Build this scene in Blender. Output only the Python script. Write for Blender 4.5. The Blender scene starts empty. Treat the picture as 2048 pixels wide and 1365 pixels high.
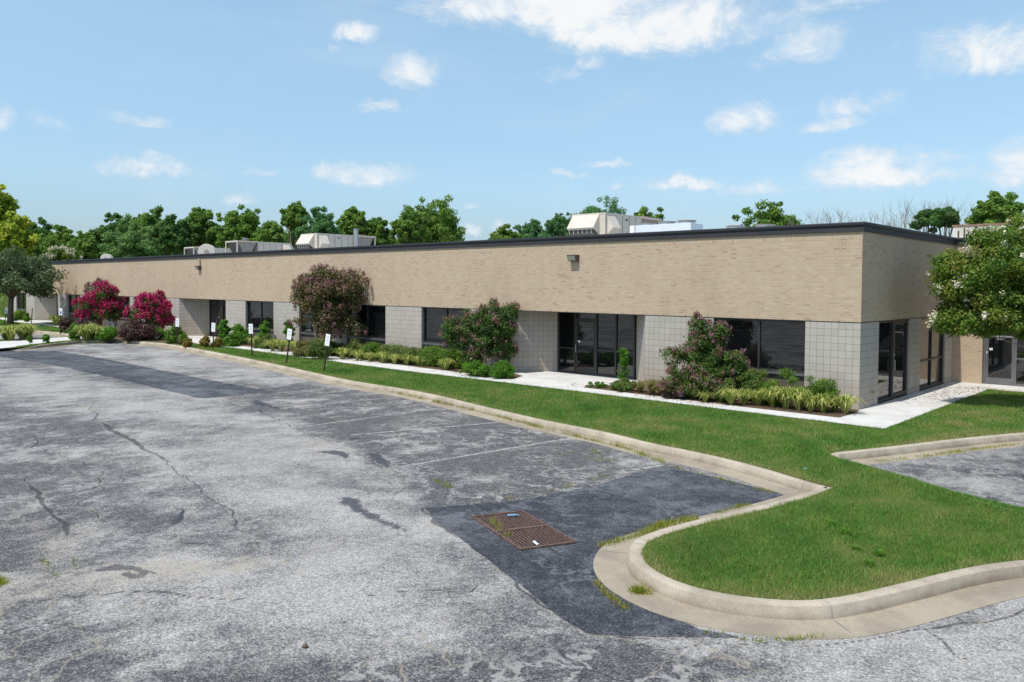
import bpy, math, random
import numpy as np
from mathutils import Vector, Matrix
from mathutils.geometry import delaunay_2d_cdt
rng = np.random.default_rng(7)
random.seed(7)
S = bpy.context.scene
COL = S.collection

# ------------------------------------------------------------------ camera (surveyed from the photograph)
FPX, CY = 1580.62, 625.97
PIT, ROL, YAW = 0.034934, 0.006225, 0.751349
CAM = np.array([7.8746, -22.6026, 3.4231])
_F = np.array([-math.sin(YAW)*math.cos(PIT), math.cos(YAW)*math.cos(PIT), -math.sin(PIT)])
_R0 = np.array([math.cos(YAW), math.sin(YAW), 0.0]); _U0 = np.cross(_R0, _F)
_R = _R0*math.cos(ROL)+_U0*math.sin(ROL); _U = -_R0*math.sin(ROL)+_U0*math.cos(ROL)
cam = bpy.data.objects.new('camera', bpy.data.cameras.new('camera')); COL.objects.link(cam)
cam.matrix_world = Matrix([[_R[0], _U[0], -_F[0], CAM[0]], [_R[1], _U[1], -_F[1], CAM[1]], [_R[2], _U[2], -_F[2], CAM[2]], [0, 0, 0, 1]])
cam.data.sensor_width = 36; cam.data.lens = FPX/2048*36; cam.data.shift_y = -(682.5-CY)/2048
cam.data.clip_end = 6000; cam.data.clip_start = 0.1
S.camera = cam
def ray(px, py): return _F + _R*(px-1024)/FPX - _U*(py-CY)/FPX
def gz(px, py, z=0.0):
    d = ray(px, py); t = (z-CAM[2])/d[2]; p = CAM+d*t; return (float(p[0]), float(p[1]))
def gy(px, py, y=0.0):
    d = ray(px, py); t = (y-CAM[1])/d[1]; p = CAM+d*t; return float(p[0]), float(p[2])
def gx(px, py, x=0.0):
    d = ray(px, py); t = (x-CAM[0])/d[0]; p = CAM+d*t; return float(p[1]), float(p[2])
def gd(px, py, D): p = CAM+ray(px, py)*D; return [float(v) for v in p]
def depth(x, y): return float((np.array([x, y, 1.0])-CAM)@_F)

# ------------------------------------------------------------------ material helpers
def mat(name):
    m = bpy.data.materials.new(name); m.use_nodes = True
    nt = m.node_tree; b = nt.nodes['Principled BSDF']; return m, nt, b
class NT:
    def __init__(s, nt): s.nt = nt; s.N = nt.nodes; s.L = nt.links
    def node(s, t, **k):
        n = s.N.new(t)
        for a, v in k.items(): setattr(n, a, v)
        return n
    def put(s, sock, v):
        if v is None: return
        if hasattr(v, 'is_output') or isinstance(v, bpy.types.NodeSocket): s.L.new(v, sock)
        else:
            if isinstance(v, (tuple, list)) and len(v) == 3 and sock.type == 'RGBA': v = (*v, 1)
            sock.default_value = v
    def math(s, op, a, b=None, c=None, clamp=False):
        n = s.node('ShaderNodeMath', operation=op); n.use_clamp = clamp
        s.put(n.inputs[0], a); s.put(n.inputs[1], b)
        if c is not None: s.put(n.inputs[2], c)
        return n.outputs[0]
    def mix(s, f, a, b, blend='MIX'):
        n = s.node('ShaderNodeMix', data_type='RGBA', blend_type=blend)
        s.put(n.inputs[0], f); s.put(n.inputs[6], a); s.put(n.inputs[7], b); return n.outputs[2]
    def noise(s, vec, scale, detail=4, rough=.55, dist=0.0, w=None):
        n = s.node('ShaderNodeTexNoise'); s.put(n.inputs['Vector'], vec)
        n.inputs['Scale'].default_value = scale; n.inputs['Detail'].default_value = detail
        n.inputs['Roughness'].default_value = rough; n.inputs['Distortion'].default_value = dist
        return n.outputs['Fac']
    def ramp(s, f, stops, interp='LINEAR'):
        n = s.node('ShaderNodeValToRGB'); cr = n.color_ramp; cr.interpolation = interp
        while len(cr.elements) < len(stops): cr.elements.new(0.5)
        for e, (p, c) in zip(cr.elements, stops):
            e.position = p; e.color = (*c, 1) if isinstance(c, (tuple, list)) else (c, c, c, 1)
        s.put(n.inputs[0], f); return n.outputs[0]
    def step(s, v, a, b):   # smooth 0..1
        n = s.node('ShaderNodeMapRange', interpolation_type='SMOOTHSTEP')
        s.put(n.inputs[0], v); n.inputs[1].default_value = a; n.inputs[2].default_value = b; return n.outputs[0]
    def coord(s, kind='Object'): return s.node('ShaderNodeTexCoord').outputs[kind]
    def geo(s, out='Position'): return s.node('ShaderNodeNewGeometry').outputs[out]
    def attr(s, name, out='Fac'): n = s.node('ShaderNodeAttribute', attribute_name=name); return n.outputs[out]
    def scale(s, v, sc, loc=(0, 0, 0), rot=(0, 0, 0)):
        n = s.node('ShaderNodeMapping'); s.put(n.inputs[0], v); n.inputs['Location'].default_value = loc
        n.inputs['Rotation'].default_value = rot; n.inputs['Scale'].default_value = sc; return n.outputs[0]
    def bump(s, h, strength, dist, bsdf):
        n = s.node('ShaderNodeBump'); n.inputs['Strength'].default_value = strength; n.inputs['Distance'].default_value = dist
        s.put(n.inputs['Height'], h); s.L.new(n.outputs[0], bsdf.inputs['Normal'])
def srgb(r, g, b, k=1.0):
    f = lambda c: ((c/255+.055)/1.055)**2.4 if c > 10 else c/255/12.92
    return (f(r)*k, f(g)*k, f(b)*k)

def plain(name, col, rough=.6, metal=0, var=.15, scale=3.0, spec=.5):
    m, nt, b = mat(name); n = NT(nt)
    f = n.noise(n.geo(), scale, 5, .6)
    c = n.mix(n.step(f, .3, .7), tuple(v*(1-var) for v in col), tuple(min(1, v*(1+var)) for v in col))
    n.put(b.inputs['Base Color'], c); b.inputs['Roughness'].default_value = rough; b.inputs['Metallic'].default_value = metal
    b.inputs['Specular IOR Level'].default_value = spec
    return m

# --- brick
def brick_material(name, soldier=False):
    m, nt, b = mat(name); n = NT(nt)
    uv = n.coord('UV'); p = n.geo()
    v = n.scale(uv, (1, 1, 1), rot=(0, 0, math.pi/2)) if soldier else uv
    br = n.node('ShaderNodeTexBrick'); n.put(br.inputs['Vector'], v)
    br.offset = 0.0 if soldier else 0.5
    for k, val in (('Scale', 1), ('Mortar Size', .006), ('Mortar Smooth', .1), ('Bias', 0), ('Brick Width', .2032), ('Row Height', .06667)): br.inputs[k].default_value = val
    br.inputs['Color1'].default_value = (0, 0, 0, 1); br.inputs['Color2'].default_value = (1, 1, 1, 1); br.inputs['Mortar'].default_value = (.5, .5, .5, 1)
    big = n.noise(n.scale(p, (.35, .35, .8)), 1.0, 3)
    t = n.math('ADD', br.outputs['Color'], n.math('MULTIPLY', n.math('SUBTRACT', big, .5), .55))
    c = n.ramp(t, [(0.0, srgb(197, 177, 152, .92)), (.35, srgb(189, 168, 143, .92)), (.62, srgb(193, 170, 147, .92)), (.9, srgb(184, 161, 138, .92)), (.985, srgb(179, 156, 134, .92)), (1, srgb(170, 147, 127, .92))])
    st = n.noise(n.scale(p, (.9, .9, .35)), 1.3, 5, .6)
    c = n.mix(n.math('MULTIPLY', n.step(st, .45, .75), .3), c, srgb(165, 145, 116, .85))
    fine = n.noise(p, 60, 2)
    c = n.mix(.25, c, n.ramp(fine, [(.3, .75), (.7, 1.0)]), 'MULTIPLY')
    c = n.mix(br.outputs['Fac'], c, srgb(206, 186, 154, .9))
    n.put(b.inputs['Base Color'], c); b.inputs['Roughness'].default_value = .9; b.inputs['Specular IOR Level'].default_value = .2
    n.bump(n.math('SUBTRACT', 1, br.outputs['Fac']), .5, .006, b)
    return m
M = {}
M['brick'] = brick_material('tan_brick'); M['soldier'] = brick_material('tan_brick_soldier', True)
# --- scored block
m, nt, b = mat('scored_concrete_block'); n = NT(nt)
uv = n.coord('UV'); p = n.geo()
br = n.node('ShaderNodeTexBrick'); n.put(br.inputs['Vector'], uv); br.offset = 0.0
for k, val in (('Scale', 1), ('Mortar Size', .005), ('Mortar Smooth', .2), ('Bias', 0), ('Brick Width', .2033), ('Row Height', .2033)): br.inputs[k].default_value = val
br.inputs['Color1'].default_value = (0, 0, 0, 1); br.inputs['Color2'].default_value = (1, 1, 1, 1); br.inputs['Mortar'].default_value = (.5, .5, .5, 1)
c = n.ramp(br.outputs['Color'], [(0, srgb(186, 178, 168, .88)), (1, srgb(196, 188, 177, .88))])
c = n.mix(.6, c, n.ramp(n.noise(p, 45, 3, .7), [(.35, .72), (.6, 1.0)]), 'MULTIPLY')
low = n.node('ShaderNodeSeparateXYZ'); n.put(low.inputs[0], p)
dirt = n.math('MULTIPLY', n.step(low.outputs[2], 1.5, .1), n.step(n.noise(p, 1.6, 4), .3, .65))
c = n.mix(n.math('MULTIPLY', dirt, .45), c, srgb(172, 150, 126, .8))
c = n.mix(n.math('MULTIPLY', br.outputs['Fac'], .85), c, srgb(122, 104, 92, .8))
n.put(b.inputs['Base Color'], c); b.inputs['Roughness'].default_value = .92; b.inputs['Specular IOR Level'].default_value = .15
n.bump(n.math('SUBTRACT', n.noise(p, 45, 3, .7), n.math('MULTIPLY', br.outputs['Fac'], .8)), .35, .006, b)
M['block'] = m
M['bronze'] = plain('dark_bronze_frame', srgb(62, 58, 57), .42, .2, .12, 4)
M['alu'] = plain('brushed_grey_aluminium', srgb(128, 126, 128), .4, .6, .08)
M['steel'] = plain('satin_steel', srgb(190, 188, 182), .3, .8, .05)
M['cap'] = plain('dark_coping_metal', srgb(48, 47, 49), .7, 0, .12, 1.5)
M['captop'] = plain('coping_upper_roll', srgb(36, 37, 42), .6, .1, .12, 1.5)
M['membrane'] = plain('grey_roof_membrane', srgb(176, 176, 174), .9, 0, .12, .6)
M['spandrel'] = plain('brown_panel_under_window', srgb(92, 82, 72), .85, 0, .15)
M['lampglass'] = plain('frosted_lamp_lens', srgb(150, 152, 138), .3, 0, .1, 8)
M['lampbody'] = plain('weathered_lamp_body', srgb(88, 78, 68), .6, .1, .2, 8)
M['white_paint'] = plain('white_painted_metal', srgb(228, 228, 226), .45, 0, .03)
M['grey_print'] = plain('faded_grey_print', srgb(165, 168, 175), .6, 0, .05)
M['blue_print'] = plain('blue_print', srgb(70, 92, 150), .6, 0, .05)
M['post'] = plain('brown_channel_post', srgb(74, 66, 52), .6, .2, .15, 20)
M['rtu'] = plain('beige_hvac_metal', srgb(205, 194, 180, .95), .55, 0, .06, 1.5)
M['rtu_dark'] = plain('dark_coil', srgb(74, 70, 68), .7, .1, .2, 8)
M['rtu_coil'] = plain('dusty_coil_guard', srgb(150, 143, 134), .7, .1, .12, 6)
M['cond'] = plain('pale_condenser_metal', srgb(205, 210, 214), .5, 0, .04)
M['rust'] = plain('rusty_fan_ring', srgb(135, 104, 84), .7, .2, .3, 10)
M['galv'] = plain('galvanised_pipe', srgb(165, 168, 170), .4, .5, .08)
M['bark'] = plain('grey_brown_bark', srgb(112, 98, 80), .9, 0, .3, 12)
M['bark2'] = plain('smooth_tan_bark', srgb(160, 138, 112), .8, 0, .25, 9)
M['litterblue'] = plain('crumpled_blue_plastic', srgb(120, 160, 185), .3, 0, .2, 40)
M['litterwhite'] = plain('crumpled_white_plastic', srgb(222, 222, 225), .4, 0, .1, 40)
M['stone'] = plain('brown_stone', srgb(110, 90, 72), .9, 0, .2, 30)
M['brass'] = plain('brass_tap', srgb(150, 130, 90), .4, .7, .1)
# glass: tinted, mirror-like
m, nt, b = mat('tinted_reflective_glass'); n = NT(nt)
b.inputs['Base Color'].default_value = (.006, .007, .008, 1); b.inputs['Roughness'].default_value = .012
b.inputs['IOR'].default_value = 1.8
wob = n.noise(n.geo(), .8, 2); n.bump(wob, .02, .05, b)
M['glass'] = m
# concrete
def concrete(name, ca, cb, joint=None, speck=.2, stain=None):
    m, nt, b = mat(name); n = NT(nt); p = n.geo()
    c = n.mix(n.step(n.noise(p, 1.1, 6, .65), .35, .68), ca, cb)
    c = n.mix(speck*2, c, n.ramp(n.noise(p, 70, 3, .7), [(.35, .55), (.6, 1.0)]), 'MULTIPLY')
    if stain: c = n.mix(n.math('MULTIPLY', n.step(n.noise(p, .7, 5, .7), .5, .8), .55), c, stain)
    if joint:
        br = n.node('ShaderNodeTexBrick'); n.put(br.inputs['Vector'], p); br.offset = 0
        for k, val in (('Scale', 1), ('Mortar Size', .007), ('Mortar Smooth', .3), ('Bias', 0), ('Brick Width', joint), ('Row Height', 50.3)): br.inputs[k].default_value = val
        c = n.mix(n.math('MULTIPLY', br.outputs['Fac'], .6), c, srgb(110, 104, 96))
    n.put(b.inputs['Base Color'], c); b.inputs['Roughness'].default_value = .9; b.inputs['Specular IOR Level'].default_value = .2
    n.bump(n.noise(p, 40, 4, .7), .3, .01, b)
    return m
M['walk'] = concrete('pale_sidewalk_concrete', srgb(205, 203, 199), srgb(190, 187, 180), 1.83, .07, srgb(178, 170, 156))
M['curb'] = concrete('curb_concrete', srgb(194, 182, 162), srgb(162, 150, 132), None, .3, srgb(122, 112, 98))
M['gutter'] = concrete('gutter_concrete', srgb(172, 160, 140), srgb(148, 137, 120), None, .38, srgb(120, 110, 96))
def grime(mm):
    nt = mm.node_tree; n = NT(nt); b = nt.nodes['Principled BSDF']; p = n.geo(); src = b.inputs['Base Color'].links[0].from_socket
    sx_ = n.node('ShaderNodeSeparateXYZ'); n.put(sx_.inputs[0], p)
    g_ = n.math('MULTIPLY', n.step(n.math('ADD', sx_.outputs[2], n.math('MULTIPLY', n.noise(p, 3.5, 5), .14)), .03, -.07), n.step(n.noise(p, 1.2, 3), .2, .55))
    c = n.mix(n.math('MULTIPLY', g_, .5), src, srgb(112, 92, 74))
    c = n.mix(n.math('MULTIPLY', n.step(n.noise(p, 6, 6, .8), .66, .7), .6), c, srgb(212, 208, 200))
    n.put(b.inputs['Base Color'], c)
grime(M['curb'])
# asphalt
def asphalt(name, dark, light, tan, fac_bias=0.0, attrs=True, contrast=1.0):
    m, nt, b = mat(name); n = NT(nt); p = n.geo()
    warp = n.node('ShaderNodeVectorMath', operation='ADD')
    ns = n.node('ShaderNodeTexNoise'); n.put(ns.inputs['Vector'], p); ns.inputs['Scale'].default_value = 1.6; ns.inputs['Detail'].default_value = 4
    vs = n.node('ShaderNodeVectorMath', operation='SCALE'); n.put(vs.inputs[0], ns.outputs['Color']); vs.inputs['Scale'].default_value = .5
    n.put(warp.inputs[0], p); n.put(warp.inputs[1], vs.outputs[0]); pw = warp.outputs[0]
    blot = n.noise(n.scale(pw, (.7, 1.0, 1), rot=(0, 0, .25)), .5, 6, .6)
    mid = n.noise(n.scale(pw, (1.0, .7, 1), rot=(0, 0, -.3)), 1.5, 9, .72)
    raw = n.math('SUBTRACT', n.math('ADD', n.math('MULTIPLY', blot, .45), n.math('MULTIPLY', mid, .55)), .5)
    if attrs:
        amp = n.math('ADD', n.math('SUBTRACT', 1.0, n.math('MULTIPLY', n.attr('light'), .62)), n.math('MULTIPLY', n.attr('dark'), .5))
        raw = n.math('MULTIPLY', raw, amp)
        raw = n.math('SUBTRACT', raw, n.math('MULTIPLY', n.attr('dark'), .115))
        raw = n.math('ADD', raw, n.math('MULTIPLY', n.attr('light'), .06))
    f = n.math('ADD', raw, .5+fac_bias)
    f = n.step(f, .5-.13/contrast, .5+.13/contrast)
    sp = n.noise(p, 38, 4, .9)
    g2 = n.noise(p, 7, 9, .88)
    f2 = n.math('ADD', f, n.math('MULTIPLY', n.math('SUBTRACT', sp, .5), 4.0))
    f2 = n.math('ADD', f2, n.math('MULTIPLY', n.math('SUBTRACT', g2, .5), 2.2))
    f2 = n.step(f2, -.35, 1.3)
    c = n.mix(f2, dark, light)
    vc = n.node('ShaderNodeTexVoronoi'); n.put(vc.inputs['Vector'], p); vc.inputs['Scale'].default_value = 62
    vs2 = n.node('ShaderNodeSeparateColor'); n.put(vs2.inputs[0], vc.outputs['Color'])
    c = n.mix(1.0, c, n.ramp(vs2.outputs[0], [(0.0, .64), (.5, .96), (1.0, 1.32)]), 'MULTIPLY')
    tn = n.step(n.noise(pw, .45, 5, .6), .58, .74)
    if attrs: tn = n.math('MAXIMUM', n.math('MULTIPLY', tn, .35), n.math('MULTIPLY', n.attr('tan'), n.step(mid, .3, .6)))
    c = n.mix(n.math('MULTIPLY', tn, n.math('ADD', n.math('MULTIPLY', f2, .6), .1)), c, tan)
    vo = n.node('ShaderNodeTexVoronoi', feature='DISTANCE_TO_EDGE'); n.put(vo.inputs['Vector'], pw); vo.inputs['Scale'].default_value = 1.5
    vo.inputs['Randomness'].default_value = 1
    wn = n.math('ADD', vo.outputs['Distance'], n.math('MULTIPLY', n.noise(p, 14, 4, .8), .06))
    rd = n.math('ABSOLUTE', n.math('SUBTRACT', n.noise(n.scale(pw, (1, 1, 1), loc=(3, 9, 0)), 1.1, 7, .6), .5))
    rdm = n.math('MULTIPLY', n.step(rd, .028, .004), n.step(n.noise(p, .5, 3), .42, .6))
    if attrs: rdm = n.math('MULTIPLY', rdm, n.math('ADD', .15, n.attr('dark'), clamp=True))
    c = n.mix(n.math('MULTIPLY', rdm, .6), c, light)
    webm = n.math('MULTIPLY', n.step(wn, .052, .026), n.step(n.noise(p, .33, 3), .5, .62))
    c = n.mix(n.math('MULTIPLY', webm, .7), c, tan)
    v2 = n.node('ShaderNodeTexVoronoi', feature='DISTANCE_TO_EDGE'); n.put(v2.inputs['Vector'], pw); v2.inputs['Scale'].default_value = .55
    w2 = n.math('ADD', v2.outputs['Distance'], n.math('MULTIPLY', n.noise(p, 9, 5, .8), .030))
    m2 = n.math('MULTIPLY', n.step(w2, .0245, .0185), n.step(n.noise(p, .25, 3), .46, .56))
    if attrs: m2 = n.math('MULTIPLY', m2, n.math('SUBTRACT', 1.0, n.math('MULTIPLY', n.attr('light'), 1.1), clamp=True))
    c = n.mix(n.math('MULTIPLY', m2, .75), c, srgb(52, 53, 58))
    if attrs:
        nz = n.math('SUBTRACT', n.noise(p, 10, 6, .85), .5)
        cr = n.math('ADD', n.attr('crack'), n.math('MULTIPLY', n.math('SUBTRACT', n.noise(p, 24, 5, .85), .5), 1.3))
        crm = n.step(cr, .55, .8)
        c = n.mix(n.math('MULTIPLY', crm, n.math('ADD', .45, n.math('MULTIPLY', n.noise(p, 1.5, 3), .5))), c, n.mix(n.step(sp, .6, .75), srgb(50, 52, 58), srgb(110, 110, 112)))
        ed = n.math('MULTIPLY', n.step(cr, .1, .45), n.step(n.noise(p, 3, 4), .45, .65))
        c = n.mix(n.math('MULTIPLY', n.math('SUBTRACT', ed, crm, clamp=True), .45), c, tan)
        tar = n.step(n.math('ADD', n.attr('tar'), n.math('MULTIPLY', nz, 1.3)), .45, .62)
        c = n.mix(n.math('MULTIPLY', tar, .85), c, n.mix(n.step(sp, .6, .72), srgb(56, 60, 68), srgb(135, 138, 143)))
    n.put(b.inputs['Base Color'], c); b.inputs['Roughness'].default_value = .85; b.inputs['Specular IOR Level'].default_value = .25
    n.bump(n.math('ADD', sp, vs2.outputs[1]), .7, .012, b)
    return m
M['asphalt'] = asphalt('worn_asphalt', srgb(72, 73, 77, .8), srgb(192, 188, 182, .83), srgb(178, 166, 146, .82), .0)
M['asphalt2'] = asphalt('worn_asphalt_side_lot', srgb(62, 64, 70, .8), srgb(184, 181, 176, .82), srgb(160, 152, 138, .8), -.03, False, 1.2)
M['patch'] = asphalt('dark_asphalt_patch', srgb(48, 51, 58, .8), srgb(134, 137, 141, .72), srgb(120, 122, 122, .8), -.045, False, 1.0)
# worn white paint
m, nt, b = mat('worn_white_line_paint'); n = NT(nt); p = n.geo()
f = n.step(n.math('ADD', n.noise(p, 7, 5, .75), n.math('MULTIPLY', n.noise(p, 60, 2), .4)), .58, .8)
c = n.mix(n.math('MULTIPLY', f, .95), srgb(104, 105, 108, .85), srgb(192, 189, 182, .83))
n.put(b.inputs['Base Color'], c); b.inputs['Roughness'].default_value = .85; M['line'] = m
# grass ground, soil, mulch
m, nt, b = mat('lawn_ground'); n = NT(nt); p = n.geo()
c = n.mix(n.step(n.noise(p, 1.2, 6, .65), .35, .65), srgb(74, 98, 44), srgb(112, 116, 64))
c = n.mix(.7, c, n.ramp(n.noise(p, 40, 4, .8), [(.3, .35), (.65, 1.0)]), 'MULTIPLY')
n.put(b.inputs['Base Color'], c); b.inputs['Roughness'].default_value = 1; b.inputs['Specular IOR Level'].default_value = .1
n.bump(n.noise(p, 30, 5, .8), .6, .04, b); M['lawn'] = m
m, nt, b = mat('bark_mulch'); n = NT(nt); p = n.geo()
c = n.mix(n.step(n.noise(p, 25, 5, .8), .35, .65), srgb(52, 38, 28), srgb(120, 92, 70))
n.put(b.inputs['Base Color'], c); b.inputs['Roughness'].default_value = 1; n.bump(n.noise(p, 30, 5, .8), .8, .04, b); M['mulch'] = m
m, nt, b = mat('far_ground'); n = NT(nt); p = n.geo()
c = n.mix(n.step(n.noise(p, .05, 6, .65), .35, .65), srgb(70, 92, 45), srgb(98, 108, 62))
n.put(b.inputs['Base Color'], c); b.inputs['Roughness'].default_value = 1; M['ground'] = m
# iron grate
M['iron'] = plain('rusty_grate_iron', srgb(104, 82, 74), .85, .2, .35, 14)
M['pit_shade'] = plain('drain_pit_shade', srgb(24, 19, 17), .95, 0, .4, 3)  # near-black colour stands in for the shade inside the drain
# leaves: tint attribute picks along a ramp
def leafmat(name, stops, trans=.35, rough=.55):
    m, nt, b = mat(name); n = NT(nt)
    c = n.ramp(n.attr('tint'), stops)
    n.put(b.inputs['Base Color'], c); b.inputs['Roughness'].default_value = rough; b.inputs['Specular IOR Level'].default_value = .35
    tr = n.node('ShaderNodeBsdfTranslucent'); n.put(tr.inputs[0], n.mix(.5, c, srgb(120, 150, 40)) if trans > .2 else c)
    mx = n.node('ShaderNodeMixShader'); mx.inputs[0].default_value = trans
    out = nt.nodes['Material Output']
    nt.links.new(b.outputs[0], mx.inputs[1]); nt.links.new(tr.outputs[0], mx.inputs[2]); nt.links.new(mx.outputs[0], out.inputs[0])
    return m
def G(*a, k=1.0): return [(i/(len(a)-1), srgb(*c, k)) for i, c in enumerate(a)]
M['l_crape'] = leafmat('crape_leaves', G((42, 68, 30), (60, 92, 36), (84, 112, 46), (108, 104, 58)), .3)
M['l_crape2'] = leafmat('crape_leaves_bronze', G((46, 62, 34), (76, 82, 42), (116, 100, 62), (132, 106, 76)), .25)
M['l_white'] = leafmat('white_crape_leaves', G((50, 82, 32), (76, 108, 38), (112, 126, 48), (140, 124, 60), k=1.3), .45)
M['f_mag'] = leafmat('magenta_flowers', G((128, 14, 56), (170, 22, 82), (196, 44, 104)), .15)
M['f_pink'] = leafmat('dusty_pink_flowers', G((100, 82, 54), (128, 96, 74), (150, 106, 108), (142, 98, 138)), .15)
M['f_white'] = leafmat('white_flowers', G((190, 184, 150), (214, 208, 180), (228, 222, 204)), .15)
M['l_syc'] = leafmat('sycamore_leaves', G((66, 98, 42), (90, 126, 50), (116, 150, 60), (142, 160, 74), k=1.12), .42)
M['l_dark'] = leafmat('dark_tree_leaves', G((54, 88, 44), (74, 112, 52), (98, 134, 62), k=1.12), .4)
M['l_blue'] = leafmat('bluish_green_leaves', G((62, 104, 62), (86, 130, 76), (110, 148, 88), k=1.1), .38)
M['l_yel'] = leafmat('yellow_green_leaves', G((84, 116, 30), (128, 152, 38), (168, 176, 52), (196, 186, 72), k=1.2), .4)
M['l_pale'] = leafmat('pale_feathery_leaves', G((84, 120, 62), (108, 144, 78), (132, 160, 96), k=1.1), .4)
M['l_grey'] = leafmat('grey_green_leaves', G((58, 74, 46), (80, 96, 62), (112, 124, 88)), .25)
M['l_bright'] = leafmat('bright_green_leaves', G((52, 96, 26), (82, 132, 34), (116, 158, 52)), .4)
M['l_box'] = leafmat('evergreen_shrub_leaves', G((52, 86, 26), (86, 122, 34), (136, 156, 48)), .3)
M['l_hedge'] = leafmat('low_hedge_leaves', G((54, 80, 34), (78, 106, 42), (110, 126, 56), (130, 118, 80)), .3)
M['l_purple'] = leafmat('barberry_leaves', G((46, 32, 30), (72, 48, 44), (96, 70, 58)), .15)
M['l_orange'] = leafmat('orange_tipped_leaves', G((70, 92, 30), (128, 108, 36), (176, 98, 40)), .25)
M['l_lir'] = leafmat('variegated_blades', G((72, 104, 36), (112, 134, 50), (184, 186, 98), (222, 216, 146)), .3)
M['l_strap'] = leafmat('strap_grass_blades', G((88, 96, 48), (128, 122, 70), (150, 120, 90)), .3)
M['grass'] = leafmat('grass_blades', G((60, 104, 36), (80, 130, 46), (102, 148, 56), (130, 152, 74), (168, 160, 104)), .35)
M['weed'] = leafmat('yellow_weed_blades', G((96, 118, 30), (140, 148, 44), (168, 160, 60), (170, 128, 70)), .35)

# ------------------------------------------------------------------ object helpers
def tag(o, label=None, cat=None, group=None, kind=None):
    if label: o['label'] = label
    if cat: o['category'] = cat
    if group: o['group'] = group
    if kind: o['kind'] = kind
    return o
def empty(name, loc=(0, 0, 0), rz=0.0):
    o = bpy.data.objects.new(name, None); COL.objects.link(o); o.location = loc; o.rotation_euler = (0, 0, rz)
    o.empty_display_size = .2; return o
class MB:
    def __init__(s): s.v = []; s.f = []; s.mi = []
    def add(s, vs, fs, mi=0):
        k = len(s.v); s.v += [tuple(map(float, v)) for v in vs]
        for f in fs: s.f.append([i+k for i in f]); s.mi.append(mi)
        return s
    def box(s, x0, x1, y0, y1, z0, z1, mi=0):
        v = [(x0, y0, z0), (x1, y0, z0), (x1, y1, z0), (x0, y1, z0), (x0, y0, z1), (x1, y0, z1), (x1, y1, z1), (x0, y1, z1)]
        return s.add(v, [(0, 3, 2, 1), (4, 5, 6, 7), (0, 1, 5, 4), (1, 2, 6, 5), (2, 3, 7, 6), (3, 0, 4, 7)], mi)
    def prism(s, pts, z0, z1, mi=0):   # ccw outline
        k = len(pts); v = [(x, y, z0) for x, y in pts]+[(x, y, z1) for x, y in pts]
        return s.add(v, [tuple(range(k-1, -1, -1)), tuple(range(k, 2*k))]+[(i, (i+1) % k, k+(i+1) % k, k+i) for i in range(k)], mi)
    def tube(s, pts, rad, n=8, caps=True, mi=0):
        pts = [Vector(p) for p in pts]
        if not isinstance(rad, (list, tuple)): rad = [rad]*len(pts)
        vs = []; k = len(pts)
        for i, p in enumerate(pts):
            d = (pts[min(i+1, k-1)]-pts[max(i-1, 0)]).normalized()
            a = Vector((1, 0, 0)) if abs(d.x) < .8 else Vector((0, 1, 0))
            u = d.cross(a).normalized(); w = d.cross(u)
            for j in range(n):
                t = 2*math.pi*j/n; vs.append(p+(u*math.cos(t)+w*math.sin(t))*rad[i])
        fs = [(i*n+j, i*n+(j+1) % n, (i+1)*n+(j+1) % n, (i+1)*n+j) for i in range(k-1) for j in range(n)]
        if caps: fs += [tuple(range(n-1, -1, -1)), tuple((k-1)*n+j for j in range(n))]
        return s.add(vs, fs, mi)
    def build(s, name, m, parent=None, bevel=0.0, smooth=False, uv=True):
        me = bpy.data.meshes.new(name); me.from_pydata(s.v, [], s.f)
        ms = m if isinstance(m, (list, tuple)) else [m]
        for q in ms: me.materials.append(q)
        me.update()
        if len(ms) > 1: me.polygons.foreach_set('material_index', s.mi)
        if smooth: me.polygons.foreach_set('use_smooth', [True]*len(me.polygons))
        if uv:
            ul = me.uv_layers.new(name='UVMap')
            for pl in me.polygons:
                nn = pl.normal
                if abs(nn.z) > .7: t = Vector((1, 0, 0)); b2 = Vector((0, 1, 0))
                else: t = Vector((-nn.y, nn.x, 0)).normalized(); b2 = Vector((0, 0, 1))
                for li in pl.loop_indices:
                    co = me.vertices[me.loops[li].vertex_index].co; ul.data[li].uv = (co.dot(t), co.dot(b2))
        o = bpy.data.objects.new(name, me); COL.objects.link(o)
        if parent: o.parent = parent
        if bevel:
            md = o.modifiers.new('bevel', 'BEVEL'); md.width = bevel; md.segments = 2; md.limit_method = 'ANGLE'; md.angle_limit = .6
        return o
def fastmesh(name, V, Fq, m, parent=None, tint=None, attrs=None, smooth=False):
    me = bpy.data.meshes.new(name); V = np.asarray(V, np.float32); Fq = np.asarray(Fq, np.int32); k = Fq.shape[1]
    me.vertices.add(len(V)); me.vertices.foreach_set('co', V.ravel())
    me.loops.add(Fq.size); me.loops.foreach_set('vertex_index', Fq.ravel())
    me.polygons.add(len(Fq)); me.polygons.foreach_set('loop_start', np.arange(0, Fq.size, k, dtype=np.int32))
    try: me.polygons.foreach_set('loop_total', np.full(len(Fq), k, np.int32))
    except Exception: pass
    if smooth: me.polygons.foreach_set('use_smooth', np.ones(len(Fq), bool))
    me.materials.append(m); me.update(calc_edges=True)
    at = dict(attrs or {})
    if tint is not None: at['tint'] = tint
    for kx, a in at.items():
        A = me.attributes.new(kx, 'FLOAT', 'POINT'); A.data.foreach_set('value', np.asarray(a, np.float32))
    o = bpy.data.objects.new(name, me); COL.objects.link(o)
    if parent: o.parent = parent
    return o
def copy_tree(o, parent=None):
    c = o.copy(); COL.objects.link(c); c.parent = parent
    for ch in o.children: copy_tree(ch, c)
    return c
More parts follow.
